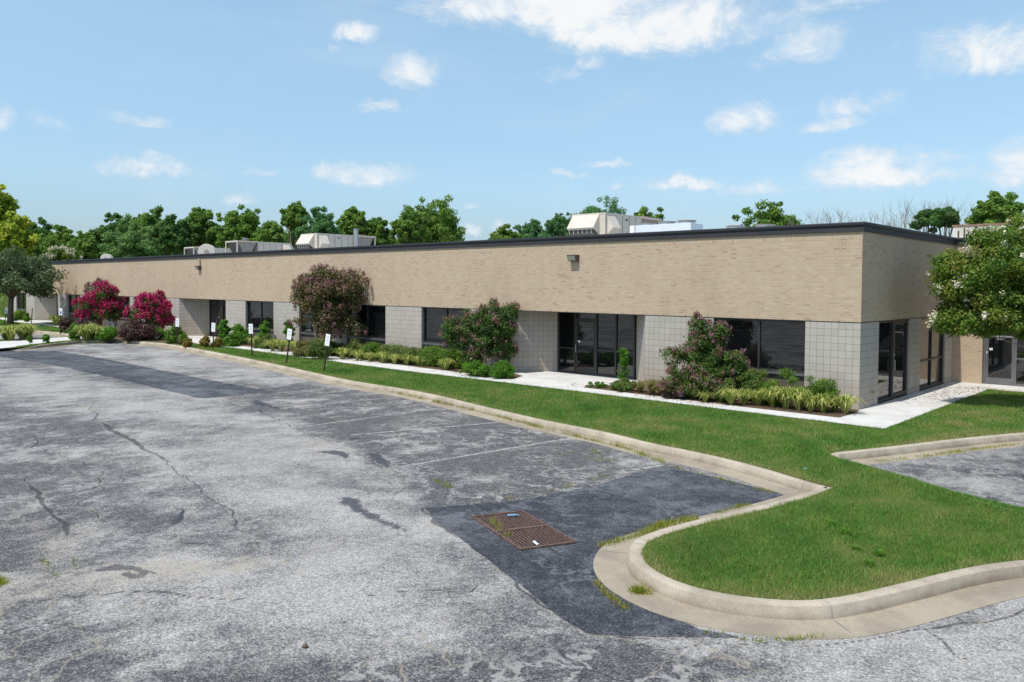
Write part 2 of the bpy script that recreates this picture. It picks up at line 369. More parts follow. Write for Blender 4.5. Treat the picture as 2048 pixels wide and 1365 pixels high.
def inside(P, poly):
    x = P[:, 0]; y = P[:, 1]; r = np.zeros(len(P), bool); q = np.array(poly); k = len(q); j = k-1
    for i in range(k):
        xi, yi = q[i]; xj, yj = q[j]
        if yi != yj: r ^= ((yi > y) != (yj > y)) & (x < (xj-xi)*(y-yi)/(yj-yi)+xi)
        j = i
    return r
def pldist(P, pl, widths=None):
    """distance to a polyline divided by its local half width"""
    best = np.full(len(P), 1e9); pl = np.array(pl, float)
    w = np.ones(len(pl)) if widths is None else np.array(widths, float)
    for i in range(len(pl)-1):
        a, b2 = pl[i], pl[i+1]; d = b2-a; L = max(d@d, 1e-9)
        t = np.clip(((P-a)@d)/L, 0, 1); q = a+t[:, None]*d
        best = np.minimum(best, np.hypot(P[:, 0]-q[:, 0], P[:, 1]-q[:, 1])/(w[i]+(w[i+1]-w[i])*t))
    return best
def polysd(P, poly):
    d = pldist(P, list(poly)+[poly[0]]); return np.where(inside(P, poly), -d, d)
def snoise(P, f, s=0):
    r = np.random.default_rng(int(s)); out = np.zeros(len(P))
    for k in range(6):
        a = r.uniform(0, 6.28); q = f*r.uniform(.6, 1.8); out += np.sin((P[:, 0]*math.cos(a)+P[:, 1]*math.sin(a))*q+r.uniform(0, 6.28))
    return out/6
def smoothpath(pts, sub=4, corner=()):
    """Catmull-Rom through pts"""
    out = []; k = len(pts); P = [np.array(p, float) for p in pts]
    for i in range(k-1):
        p1, p2 = P[i], P[i+1]
        p0 = P[i-1] if i > 0 and i not in corner else p1-(p2-p1)
        p3 = P[i+2] if i+2 < k and (i+1) not in corner else p2+(p2-p1)
        for s in range(sub):
            t = s/sub
            out.append(tuple(.5*((2*p1)+(-p0+p2)*t+(2*p0-5*p1+4*p2-p3)*t*t+(-p0+3*p1-3*p2+p3)*t**3)))
    out.append(tuple(P[-1])); return out

# ------------------------------------------------------------------ ground outlines
ZL = -0.15
main_edge_px = [(340, 688.7), (451, 709), (540.5, 727), (618, 743.8), (702, 762), (839, 784), (959, 811.5), (1078, 838.9), (1215, 866), (1300, 886.7), (1401, 907), (1516, 934.7), (1609, 962.5), (1668, 978)]
main_edge = [(-41.75, -4.15), (-38.0, -3.55)]+[gz(*q) for q in main_edge_px]
isl_px = [(1586, 1003.5), (1493.5, 1027), (1401, 1048), (1308, 1076), (1283, 1099), (1290, 1127), (1331.5, 1154.6), (1396, 1178), (1493.5, 1196), (1609, 1203), (1702, 1191.7), (1822, 1164), (1933, 1138), (2048, 1122)]
isl = [gz(*q) for q in isl_px]
e1 = smoothpath(main_edge, 3)
nose = smoothpath([e1[-1]]+isl+[(6.95, -9.55), (7.05, -8.95), (6.4, -8.65)], 4, corner=(0,))
k2 = [(6.4, -8.65), (5.4, -8.52), (4.2, -8.05), (2.9, -7.35), (2.1, -6.95), (1.72, -6.5)]+[gz(*q) for q in ((1672, 906), (1720, 901), (1800, 892), (1920, 878), (2048, 866))]+[(5.3, 1.6), (7.5, 6.0)]
k2 = smoothpath(k2, 3)
k3 = [gz(*q) for q in ((20, 697), (100, 688.5), (160, 682.5))]+[(-41.75, -4.15)]
full = k3+e1[1:]+nose[1:]+k2[1:]
# lawn main polygon (closed behind the building)
strip_px = [(0, 655), (44, 658.6), (92, 663.5), (123, 666)]
k4 = [(-100, -8.5), (-80, -6.6)]+[gz(*q) for q in strip_px]+[(-47.6, -4.4)]
lawn_poly = [(-100, 40)]+k4+[(-46.4, -5.2), (-46.2, -9.2), (-45.8, -12.5)]+[(-40.2, -12.6)]+full+[(14, 8), (14, 40)]
M2 = lambda a: [(float(x), float(y)) for x, y in a]

def mound(P):
    """gentle crown of the grass island and its high edge towards the side lot"""
    d = pldist(P, k2[:15]); ins = np.exp(-(d/1.2)**2)*.17*np.clip(pldist(P, k2)/.35, 0, 1)
    hill = np.clip((-79-P[:, 0])/30, 0, 1)**1.3*5.0
    return ins+hill
def fill(name, poly, z, m, kind='structure', zfun=None, step=None, under=0.0):
    poly = M2(poly); pts = [Vector(p) for p in poly]; k = len(pts)
    ext = []
    if step:
        A = np.array(poly); gx_, gy_ = np.meshgrid(np.arange(A[:, 0].min(), A[:, 0].max(), step), np.arange(A[:, 1].min(), A[:, 1].max(), step))
        Q = np.c_[gx_.ravel(), gy_.ravel()]+rng.uniform(-.1, .1, (gx_.size, 2))*step
        Q = Q[inside(Q, poly)]; Q = Q[polysd(Q, poly) < -step*.4]; ext = [Vector(map(float, q)) for q in Q]
    r = delaunay_2d_cdt(pts+ext, [(i, (i+1) % k) for i in range(k)], [], 1, 1e-5)
    V = np.array([(v.x, v.y) for v in r[0]]); zz = np.full(len(V), z)
    if zfun is not None: zz = zz+zfun(V)
    mb = MB(); mb.add(np.c_[V, zz], [tuple(f) for f in r[2]])
    o = mb.build(name, m); 
    for pl in o.data.polygons:
        pass
    import bmesh
    bm = bmesh.new(); bm.from_mesh(o.data); bmesh.ops.recalc_face_normals(bm, faces=bm.faces)
    if sum(f.normal.z for f in bm.faces) < 0: bmesh.ops.reverse_faces(bm, faces=bm.faces)
    bm.to_mesh(o.data); bm.free(); o.data.polygons.foreach_set('use_smooth', [True]*len(o.data.polygons))
    return tag(o, kind=kind)

tag(MB().add([(-3000, -3000, -.4), (3000, -3000, -.4), (3000, 3000, -.4), (-3000, 3000, -.4)], [(0, 1, 2, 3)]).build('ground', M['ground']), kind='structure')
lawn = fill('lawn', lawn_poly, .0, M['lawn'], zfun=mound, step=.8)

# parking lot : dense towards the place the photograph looks at
def lot():
    a0 = math.pi/2+YAW
    th = np.r_[np.linspace(a0-math.pi, a0-.66, 60, endpoint=False), np.linspace(a0-.66, a0+.66, 620, endpoint=False), np.linspace(a0+.66, a0+math.pi, 60, endpoint=False)]
    r = np.r_[.01, 1.5, np.geomspace(3.0, 55, 430), 70, 100, 150]
    T, R_ = np.meshgrid(th, r); X = 7.9+R_*np.cos(T); Y = -22.6+R_*np.sin(T)
    P = np.c_[X.ravel(), Y.ravel()]; nc, nr = len(th), len(r)
    i = np.arange(nr-1)[:, None]*nc; j = np.arange(nc)[None, :]; j2 = (j+1) % nc
    Fq = np.stack([i+j, i+nc+j, i+nc+j2, i+j2], -1).reshape(-1, 4)[:, ::-1]
    g = lambda l: [gz(x, y, ZL) for x, y in l]
    crack = np.zeros(len(P))
    wob = np.c_[snoise(P, 3, 11)*.12+snoise(P, 11, 12)*.05, snoise(P, 3, 13)*.12+snoise(P, 11, 14)*.05]
    def C(px, w):
        d = pldist(P+wob, g(px), np.array(w)*.46+.006); np.maximum(crack, np.clip(1.15-d*.6, 0, 1), out=crack)
    C([(55, 950), (68, 981), (86, 1014), (110, 1036), (128, 1047), (135, 1058), (128, 1075)], [.03, .09, .10, .06, .10, .12, .03])
    C([(201, 944), (201, 977), (183, 995), (161, 1006), (183, 1021), (198, 1040)], [.03, .05, .03, .04, .05, .03])
    C([(121, 849), (106, 860), (66, 873), (70, 886), (64, 895), (93, 908), (51, 920), (0, 924), (-60, 930)], [.03, .06, .07, .06, .06, .05, .05, .04, .03])
    C([(183, 812), (194, 842), (234, 864), (278, 889), (330, 926), (366, 952), (403, 983), (436, 1007), (469, 1040), (520, 1100)], [.05, .08, .22, .14, .06, .05, .05, .05, .04, .02])
    C([(-60, 1222), (0, 1212), (38, 1208), (92, 1202), (171, 1191), (222, 1186), (273, 1184), (318, 1186), (376, 1193), (434, 1201), (506, 1197)], [.04, .04, .04, .045, .04, .05, .055, .07, .05, .04, .02])
    C([(700, 1194), (760, 1187), (830, 1182), (900, 1186), (940, 1184), (960, 1172)], [.02, .035, .04, .035, .045, .02])
    C([(560, 1163), (595, 1162)], [.004, .004])
    C([(414, 794), (513, 820), (586, 853), (645, 878), (700, 904), (760, 930), (800, 950)], [.05, .09, .06, .05, .04, .07, .03])
    C([(850, 1018), (873, 1047), (907, 1067), (942, 1097), (1004, 1144), (1049, 1181), (1098, 1221), (1135, 1249), (1174, 1268), (1253, 1275), (1378, 1277)], [.05, .09, .10, .08, .07, .06, .05, .06, .05, .03, .02])
    C([(1300, 1300), (1440, 1290), (1600, 1293), (1750, 1275), (1900, 1255), (2048, 1218), (2200, 1170)], [.01, .02, .03, .02, .05, .04, .04])
    C([(1870, 1268), (1895, 1290), (1920, 1310), (1950, 1320)], [.03, .05, .03, .01])
    C([(200, 1195), (100, 1150), (60, 1120), (20, 1130)], [.004, .006, .006, .004])
    C([(340, 1010), (365, 1020), (362, 1045)], [.02, .05, .06])
    C([(905, 930), (935, 960), (990, 975), (1060, 985)], [.01, .02, .015, .02])
    C([(0, 808), (130, 812), (183, 812)], [.02, .02, .03])
    C([(600, 850), (640, 862), (700, 880)], [.01, .03, .02])
    tar = np.zeros(len(P))
    def Tm(px, soft=.2): np.maximum(tar, np.clip(.5-polysd(P+wob*1.5, g(px))/soft*.5, 0, 1), out=tar)
    Tm([(628, 903), (665, 899), (690, 906), (697, 914), (685, 922), (655, 909)])
    Tm([(728, 906), (760, 910), (800, 930), (785, 934), (745, 922)])
    Tm([(672, 991), (700, 989), (722, 1002), (760, 1035), (850, 1068), (800, 1060), (735, 1040), (700, 1018)], .25)
    C([(180, 1142), (220, 1134), (262, 1140), (300, 1150)], [.1, .26, .2, .05])
    C([(232, 1150), (262, 1156), (288, 1144)], [.1, .2, .06])
    Tm([(355, 1025), (368, 1020), (366, 1046), (352, 1045)], .08)
    Tm([(700, 876), (735, 874), (705, 880)], .08)
    Tm([(508, 800), (560, 818), (545, 820), (500, 806)], .25)
    dark = np.zeros(len(P))
    def D(px, soft, k=1.0): np.maximum(dark, k*np.clip(.5-polysd(P, g(px))/soft*.5, 0, 1), out=dark)
    D([(100, 1400), (330, 1340), (620, 1312), (900, 1298), (1200, 1290), (1430, 1292), (1540, 1330), (1500, 1400)], .25, .95)
    D([(-100, 800), (60, 800), (150, 840), (190, 850), (330, 926), (430, 1003), (300, 960), (150, 930), (-100, 960)], .9, .55)
    D([(-60, 1070), (50, 1060), (90, 1100), (60, 1150), (-60, 1160)], .3, .8)
    D([(-60, 1230), (80, 1225), (110, 1290), (260, 1320), (100, 1400), (-100, 1400)], .35, .85)
    D([(420, 1040), (560, 1010), (600, 1080), (520, 1150), (400, 1110)], .7, .5)
    D([(-80, 940), (120, 930), (220, 1000), (160, 1060), (-80, 1040)], .6, .65)
    D([(230, 1010), (420, 1000), (470, 1060), (330, 1110), (200, 1090)], .5, .6)
    D([(60, 715), (260, 765), (400, 790), (300, 775), (160, 755), (0, 735)], .6, .55)
    D([(800, 850), (1000, 825), (1180, 870), (1360, 940), (1330, 965), (1060, 1030), (880, 1030), (800, 940), (640, 860)], .4, .9)
    C([(850, 1017), (930, 1010), (1060, 998), (1200, 968), (1325, 932)], [.05, .035, .05, .035, .03])
    D([(430, 795), (600, 770), (900, 810), (1100, 860), (900, 900), (640, 860), (480, 810)], .6, .8)
    for a_, b_ in (((760, 900), (940, 860)), ((640, 870), (800, 838)), ((1050, 930), (1230, 915)), ((900, 880), (1060, 862)), ((620, 820), (740, 800)), ((720, 880), (800, 895))): D([(a_[0], a_[1]), ((a_[0]+b_[0])/2, a_[1]-14), b_, ((a_[0]+b_[0])/2+20, b_[1]+18)], .3, 1.0)
    D([(900, 1195), (1100, 1275), (1380, 1285), (1300, 1310), (1050, 1300)], .4, .6)
    D([(620, 935), (720, 960), (900, 990), (870, 1010), (700, 1000), (560, 960)], .8, .4)
    light = np.zeros(len(P))
    def Lg(px, soft, k=1.0): np.maximum(light, k*np.clip(.5-polysd(P, g(px))/soft*.5, 0, 1), out=light)
    Lg([(330, 900), (560, 850), (700, 930), (860, 1060), (1100, 1250), (900, 1290), (500, 1300), (300, 1230), (560, 1100), (450, 990)], 1.2, .85)
    Lg([(0, 720), (250, 765), (400, 800), (480, 830), (330, 870), (150, 800), (0, 790)], 1.5, .6)
    Lg([(1550, 1300), (2100, 1250), (2100, 1420), (1600, 1420)], .6, .7)
    Lg([(250, 690), (400, 712), (560, 745), (620, 765), (500, 765), (300, 725)], .8, .5)
    tan = np.zeros(len(P))
    def Tn(px, w, k=1): np.maximum(tan, k*np.clip(1.2-pldist(P, g(px), w), 0, 1), out=tan)
    Tn([(-40, 1215), (60, 1180), (180, 1170), (300, 1140), (500, 1130)], [.5, .6, .4, .5, .3], .9)
    Tn([(130, 1060), (110, 1110), (140, 1150)], [.25, .3, .3], .9)
    Tn([(-40, 1060), (60, 1050), (130, 1085), (190, 1060)], [.1, .15, .2, .15], .8)
    Tn([(0, 795), (130, 800), (190, 820)], [.15, .2, .2], .7)
    Tn([(560, 795), (640, 830), (700, 850)], [.15, .2, .15], .7)
    o = fastmesh('parking_lot', np.c_[P, np.full(len(P), ZL)], Fq, M['asphalt'], attrs=dict(crack=crack, tar=tar, dark=dark, light=light, tan=tan))
    tag(o, kind='structure')
lot()
def sheet(name, poly, z, m, kind='structure'): return fill(name, poly, z, m, kind)
def rough(poly, st=.12, amp=.05):
    P = np.array(resample(list(poly)+[poly[0]], st)[:-1]); return P+np.c_[snoise(P, 6, 31), snoise(P, 6, 32)]*amp+rng.normal(size=P.shape)*.006
def resample(path, st):
    P = np.array(path); s = np.r_[0, np.cumsum(np.linalg.norm(np.diff(P, axis=0), axis=1))]
    d = np.linspace(0, s[-1], max(2, int(s[-1]/st)+1)); return list(zip(np.interp(d, s, P[:, 0]), np.interp(d, s, P[:, 1])))
pA = [gz(x, y, ZL) for x, y in ((848, 1017), (930, 1011), (1060, 999), (1200, 969), (1290, 941), (1330, 932), (1450, 960), (1585, 993), (1560, 1040), (1400, 1090), (1290, 1110), (1280, 1200), (1400, 1260), (1470, 1272), (1480, 1277), (1378, 1275), (1253, 1273), (1174, 1266), (1137, 1247), (1100, 1219), (1051, 1179), (1006, 1142), (944, 1095), (909, 1066), (875, 1046))]
sheet('asphalt_patch', rough(pA, .1, .02), ZL+.004, M['patch'])
pB = [gz(x, y, ZL) for x, y in ((-80, 695), (0, 701), (110, 702.6), (183, 713.5), (278, 732), (403, 757.5), (549, 785), (480, 791), (403, 798), (330, 781), (234, 758), (110, 731), (0, 714), (-80, 706))]
sheet('asphalt_patch', rough(pB, .3, .08), ZL+.004, M['patch'])
pR = [gz(x, y, ZL) for x, y in ((1700, 905), (1800, 930), (2048, 885), (2300, 860), (2700, 900), (2600, 1100), (2160, 1040), (2048, 1020), (1900, 1000), (1780, 960))]
sheet('side_lot', [(2.2, -7.6), (1.9, -6.6), (2.2, -5.6), (5.0, .6), (7.9, 6), (40, 6), (40, -12), (9, -9), (6.6, -8.4), (4.2, -7.9)], ZL+.004, M['asphalt2'])
# far lot on the left, beyond the planted strip
fl = [(-46.6, -5.2), (-46.4, -9.2), (-46.0, -12.6), (-46.0, -30), (-110, -30), (-100, -9.5), (-80, -7.6)]+[(x, y-.5) for x, y in k4[2:]]

# ------------------------------------------------------------------ curbs: swept profile (lawn edge, top, face, gutter)
def curb(name, path, side, mcurb, mg, gw=.42, ends=False, label=None, drop=None):
    P = np.array(path, float); T = np.gradient(P, axis=0); T /= np.linalg.norm(T, axis=1)[:, None]
    Nn = np.c_[T[:, 1], -T[:, 0]]*side     # towards the road
    prof = [(-.02, -.10), (-.02, .0), (.0, .012), (.135, .012), (.150, .006), (.158, -.006), (.184, -.132)]
    mb = MB(); k = len(prof); vs = []
    for i in range(len(P)):
        h = 1.0 if drop is None else drop[i]
        for o_, z in prof: vs.append((P[i, 0]+Nn[i, 0]*o_, P[i, 1]+Nn[i, 1]*o_, z if z < -.05 else -.13+(z+.13)*h))
    fs = []
    for i in range(len(P)-1):
        for j in range(k-1):
            f = (i*k+j, (i+1)*k+j, (i+1)*k+j+1, i*k+j+1); fs.append(f if side > 0 else f[::-1])
    mb.add(vs, fs)
    for i in (0, len(P)-1): mb.add([vs[i*k+j] for j in range(k)], [tuple(range(k))])
    c = mb.build(name, mcurb, smooth=True)
    md = c.modifiers.new('es', 'EDGE_SPLIT'); md.split_angle = .55
    tag(c, kind='structure')
    g = MB(); vs = []
    for i in range(len(P)):
        for o_, z in ((.183, -.1315), (.3, -.141), (.185+gw, -.143), (.187+gw, -.16)): vs.append((P[i, 0]+Nn[i, 0]*o_, P[i, 1]+Nn[i, 1]*o_, z))
    fs = []
    for i in range(len(P)-1):
        for j in range(3):
            f = (i*4+j, (i+1)*4+j, (i+1)*4+j+1, i*4+j+1); fs.append(f if side > 0 else f[::-1])
    g.add(vs, fs); tag(g.build('gutter', mg), kind='structure')
    # contraction joints
    s = np.r_[0, np.cumsum(np.linalg.norm(np.diff(P, axis=0), axis=1))]; j = MB(); d = 1.7
    while d < s[-1]-.5:
        i = min(int(np.searchsorted(s, d)), len(P)-1); p = P[i]; t = T[i]*.006; q = Nn[i]
        a = [(p+q*o_, z) for o_, z in ((.0, .0145), (.13, .0145), (.158, .003), (.168, -.014), (.188, -.129), (.185+gw, -.1405))]
        vs2 = []
        for pp, z in a: vs2 += [(pp[0]-t[0], pp[1]-t[1], z), (pp[0]+t[0], pp[1]+t[1], z)]
        j.add(vs2, [(2*u, 2*u+1, 2*u+3, 2*u+2) for u in range(len(a)-1)]); d += 3.05
    if j.v: tag(j.build('curb_joints', M['joint']), kind='structure')
    return c
M['joint'] = plain('pale_joint_filler', srgb(150, 146, 138), .9, 0, .25, 5)
M['curb_dark'] = concrete('shade_toned_curb_concrete', srgb(150, 142, 128), srgb(112, 106, 98), None, .28, srgb(88, 84, 78))  # darker curb copy: shade on the far-left curb face is put into the colour
def resample(path, st):
    P = np.array(path); s = np.r_[0, np.cumsum(np.linalg.norm(np.diff(P, axis=0), axis=1))]
    d = np.linspace(0, s[-1], max(2, int(s[-1]/st)+1)); return list(zip(np.interp(d, s, P[:, 0]), np.interp(d, s, P[:, 1])))
curb('curb', resample(e1, .25)[:-1]+[e1[-1]], 1, M['curb'], M['gutter'])
ce = e1[-1]
tag(MB().prism([(ce[0]+.11*math.cos(k*math.pi/6), ce[1]-.03+.11*math.sin(k*math.pi/6)) for k in range(12)], -.1, .0125).build('curb', M['curb']), kind='structure')
npth = resample(nose, .12)
curb('curb', npth, 1, M['curb'], M['gutter'])
curb('curb', resample(k2, .2), 1, M['curb'], M['gutter'])
k3r = resample(k3, .25); curb('curb', k3r, 1, M['curb_dark'], M['gutter'], .2, drop=np.clip(np.linspace(.05, 3.2, len(k3r)), 0, 1))
curb('curb', resample(k4, .5), 1, M['curb'], M['gutter'], .6)

# ------------------------------------------------------------------ pavements and beds
bed_r = [(0.0, -.02), (0.12, -.5), (.1, -1.72), (-2.33, -1.80), (-6.14, -1.72), (-8.35, -1.68), (-8.75, -1.05), (-7.3, -.02)]
bed_l = [(-13.3, -.02), (-12.0, -.7), (-11.7, -1.55), (-14, -1.56), (-17.0, -1.48), (-22.4, -1.15), (-28.3, -1.2), (-33.5, -1.2), (-35.8, -1.1), (-36.2, -.02)]
bed_f = [(-42.9, -.02), (-43.0, -1.2), (-43.4, -3.0), (-46, -3.4), (-50, -3.2), (-54, -2.2), (-59.5, -1.2), (-64.5, -1.1), (-65, -.02)]
bed_c = [(-34.3, -2.2), (-35.5, -3.1), (-38.5, -3.35), (-41.7, -3.95), (-43.2, -4.2), (-46.2, -4.0), (-46.4, -3.0), (-43.4, -2.6), (-40, -2.2)]
outer = [(1.5, 7.75), (1.5, -2.57), (-2, -2.57), (-7, -2.56), (-11.4, -2.6), (-16.7, -2.7), (-24.4, -2.48), (-32, -2.15), (-40, -2.15), (-50, -2.3), (-58, -2.3), (-64, -2.5), (-68, -2.4), (-80, -1.6), (-90, -1.5)]
inner = [(-90, .3), (-80, -.3), (-75, -.9), (-71.9, -1.2), (-71.9, -.01), (-70.2, 1.5), (-67.6, 1.5), (-66.2, -.01), (-66, -1.2), (-59, -1.15), (-50, -1.1), (-43.2, -1.1), (-42.8, -.01), (-41.5, 1.5), (-37.7, 1.5), (-36.3, -.01), (-35.8, -1.1), (-33.5, -1.2), (-28.3, -1.2), (-22.4, -1.15), (-17.0, -1.48), (-14, -1.56), (-11.7, -1.55), (-12.0, -.7), (-13.3, -.01), (-12.2, 1.5), (-8.3, 1.5), (-7.1, -.01), (-8.75, -1.05), (-8.35, -1.68), (-6.14, -1.72), (-2.33, -1.8), (.1, -1.72), (.12, -.5), (.0, .0), (0, 9.31), (.9, 9.31), (.95, 9.6), (8, 9.6), (8, 7.75)]
walk_poly = outer+inner
sheet('sidewalk', walk_poly, .012, M['walk'])
for bp_ in (bed_r, bed_l, bed_f, bed_c): fill('planting_bed', bp_, .016, M['mulch'])
path_poly = [gz(*q) for q in ((-80, 692), (0, 683.5), (60, 680.5), (110, 676.5), (172, 673), (176, 679), (120, 683.5), (60, 690), (18, 696.3), (-80, 706))]
sheet('footpath', path_poly, .02, M['walk'])

# stall lines
def strip(px0, px1, w=.1):
    a = np.array(gz(*px0, ZL)); b2 = np.array(gz(*px1, ZL)); d = b2-a; d /= np.linalg.norm(d); q = np.array([-d[1], d[0]])*w/2
    vs = [a-q, a+q, b2+q, b2-q]
    o = MB().add([(v[0], v[1], ZL+.005) for v in vs], [(0, 3, 2, 1)]).build('parking_line', M['line']); tag(o, kind='structure')
for a, b2 in (((798, 935), (1195, 868)), ((600, 855), (875, 818)), ((700, 871), (1060, 840)), ((560, 818), (770, 797)), ((549, 787), (690, 775)), ((475, 770), (600, 758)), ((405, 750), (520, 740)), ((1262, 941), (1328, 931)), ((340, 737), (450, 728)), ((942, 998), (965, 995))): strip(a, b2, .09)

# ------------------------------------------------------------------ building
B = empty('office_building', (0, 0, 0))
tag(B, 'long single-storey tan brick office building with grey scored block piers and dark windows', 'building')
ZB, ZT, ZP = 2.44, 4.97, 5.234
XL = -78.2
def wallbox(name, x0, x1, y0, y1, z0, z1, m): return MB().box(x0, x1, y0, y1, z0, z1).build(name, m, B)
# brick bands, butting at the corner
wallbox('brick_wall', XL, 0, 0, .2, ZB, 4.767, M['brick'])
wallbox('brick_wall', -.2, 0, .2, 9.31, ZB, 4.767, M['brick'])
wallbox('brick_wall', 0, .96, 9.31, 9.5, 0, 4.767, M['brick'])
wallbox('brick_wall', .96, 5.2, 9.31, 9.5, 2.5, 4.767, M['brick'])
wallbox('brick_wall', 5.2, 16, 9.31, 9.5, 0, 4.767, M['brick'])
wallbox('brick_wall', XL, XL+.2, .2, 34, 0, 4.767, M['brick'])
MB().box(XL-.002, .002, -.002, .2, 4.767, ZT).box(-.2, .002, .2, 9.308, 4.767, ZT).box(.002, 16, 9.308, 9.5, 4.767, ZT).build('soldier_course', M['soldier'], B)
MB().box(XL, 0, .2, 34, 4.9, 5.03).box(0, 16, 9.5, 34, 4.9, 5.03).build('roof', M['membrane'], B)
# soffit over recesses
MB().box(XL+.2, -.2, .2, 2.0, ZB+.004, ZB+.06).build('soffit', M['cap'], B)
# lintel
MB().box(XL, .006, -.006, .0, ZB-.012, ZB+.012).box(0, .006, .0, 9.3, ZB-.012, ZB+.012).build('lintel', M['bronze'], B)
x = -.6
while x > -50: MB().box(x-.007, x+.007, -.012, -.0061, ZB-.01, ZB+.05).build('weep_vent', M['bronze'], B); x -= .82
# coping
def cop(mb, z0, z1, p):
    mb.box(XL-p, p, -p, .25, z0, z1).box(-.25, p, .25, 9.31-p, z0, z1).box(-.25, 16, 9.31-p, 9.56, z0, z1); return mb
c1 = cop(MB(), ZT, 5.12, .05); c1.build('parapet_fascia', M['cap'], B)
c2 = cop(MB(), 5.12, ZP, .085); c2.build('parapet_coping', M['captop'], B, bevel=.03)
MB().box(XL, 0, .25, .29, 5.03, 5.25).box(-.29, -.25, .29, 9.3, 5.03, 5.25).build('roof_edge_flashing', M['white_paint'], B)
x = -2.9
while x > XL: MB().box(x-.02, x+.02, -.0535, -.05, ZT, 5.12).build('coping_joint', M['captop'], B); x -= 3.05
# piers
YR = 1.45
def pier(x0, x1, y1=.3, z0=-.02): return wallbox('block_pier', x0, x1, .0, y1, z0, ZB-.012, M['block'])
def window(x0, x1, zs=.93, mull=True, y=.11):
    f = MB(); fw = .055
    f.box(x0, x0+fw, y, y+.12, zs-.05, ZB-.013).box(x1-fw, x1, y, y+.12, zs-.05, ZB-.013).box(x0+fw, x1-fw, y, y+.12, ZB-.013-fw, ZB-.013).box(x0+fw, x1-fw, y, y+.12, zs-.05, zs+.01)
    xm = (x0+x1)/2
    if mull: f.box(xm-.03, xm+.03, y, y+.12, zs+.01, ZB-.013-fw)
    fo = f.build('window', M['bronze'], B)
    e = [x0+fw, xm-.03, xm+.03, x1-fw] if mull else [x0+fw, x1-fw]
    for i in range(0, len(e), 2): MB().box(e[i], e[i+1], y+.05, y+.07, zs+.01, ZB-.013-fw).build('pane', M['glass'], fo)
    MB().box(x0, x1, y-.06, y+.16, zs-.12, zs-.052).build('sill', M['alu'], fo)
    wallbox('spandrel_panel', x0, x1, y+.02, y+.2, -.02, zs-.121, M['spandrel'])
def bay(xc):
    """recessed entrance centred on xc: splayed block walls"""
    o = 3.115; i_ = 1.9
    for s in (-1, 1):
        pts = [(xc+s*o, 0.0), (xc+s*i_, YR+.1), (xc+s*(i_+.3), YR+.1), (xc+s*(o+.3), .3), (xc+s*(o+.0001), .3-.0)]
        i_ = 1.93 if s < 0 else 1.69
        pts = [(xc+s*o, 0.002), (xc+s*i_, YR+.12), (xc+s*(o+.28), YR+.12), (xc+s*(o+.28), .002)]
        if s < 0: pts = pts[::-1]
        if s > 0: pts = pts[::1]
        a = sum(pts[q][0]*pts[(q+1) % 4][1]-pts[(q+1) % 4][0]*pts[q][1] for q in range(4))
        if a < 0: pts = pts[::-1]
        MB().prism(pts, -.02, ZB-.013).build('block_pier', M['block'], B)
def pull(mb, x, y, z, h=.3):
    mb.tube([(x, y, z), (x, y-.06, z), (x, y-.06, z+h), (x, y, z+h)], .012, 8); return mb
def entrance(xs, door, zt=2.1, zmid=.95, y=YR, transom=True, zl=ZB-.02, frame=None):
    """storefront: xs mullion centres, door = index of the door bay"""
    frame = frame or M['bronze']
    f = MB(); w2 = .035
    for x in xs: f.box(x-w2, x+w2, y, y+.11, .012, zl)
    for i in range(len(xs)-1):
        a, b2 = xs[i]+w2, xs[i+1]-w2
        f.box(a, b2, y, y+.11, zl-.06, zl)
        if i == door: f.box(a, b2, y, y+.11, zt, zt+.06)
        else: f.box(a, b2, y, y+.11, .012, .1).box(a, b2, y, y+.11, zmid, zmid+.05)
    fo = f.build('storefront_frame', frame, B)
    for i in range(len(xs)-1):
        a, b2 = xs[i]+w2, xs[i+1]-w2
        if i == door: MB().box(a, b2, y+.05, y+.065, zt+.06, zl-.06).build('pane', M['glass'], fo)
        else:
            MB().box(a, b2, y+.05, y+.065, .1, zmid).build('pane', M['glass'], fo)
            MB().box(a, b2, y+.05, y+.065, zmid+.05, zl-.06).build('pane', M['glass'], fo)
    a, b2 = xs[door]+w2+.006, xs[door+1]-w2-.006
    d = MB(); d.box(a, a+.075, y+.02, y+.07, .03, zt-.01).box(b2-.075, b2, y+.02, y+.07, .03, zt-.01).box(a+.075, b2-.075, y+.02, y+.07, .03, .25).box(a+.075, b2-.075, y+.02, y+.07, zt-.1, zt-.01)
    do = d.build('door', frame, B)
    MB().box(a+.075, b2-.075, y+.04, y+.055, .25, zt-.1).build('pane', M['glass'], do)
    pull(MB(), a+.04, y+.02, .85, .32).build('handle', M['steel'], do, smooth=True)
    MB().tube([(a+.04, y-.0, 1.28), (a+.04, y+.03, 1.28)], .022, 10).build('lock', M['steel'], do)
    MB().box(a+.1, a+.2, y+.034, y+.0395, 1.22, 1.3).build('sticker', M['white_paint'], do)
    return do
def mirror(xs): pass
CB, CA, CC = -10.175, -39.545, -68.92
for c in (CB, CA, CC): bay(c)
xsB = [gy(1118.5, 690, YR)[0], gy(1149.5, 690, YR)[0], gy(1192, 690, YR)[0], gy(1231, 690, YR)[0], gy(1265, 690, YR)[0]]
i0, i1 = CB-1.93, CB+1.69
xsB[0] = i0+.02; xsB[-1] = i1-.02
entrance(xsB, 1)
xsA = [CA-1.91, CA-.98, CA+.1, CA+.9, CA+1.67]
entrance(xsA, 1); entrance([x-CA+CC for x in xsA], 1)
pier(-1.56, 0, 1.49-.001); 
window(-4.52, -1.56)
pier(-7.06, -4.52); pier(-15.67, -13.29); window(-18.67, -15.67); pier(-21.21, -18.67); window(-24.27, -21.21)
pier(-25.5, -24.27); window(-28.49, -25.5); pier(-31.04, -28.49); window(-34.09, -31.04); pier(-36.43, -34.09)
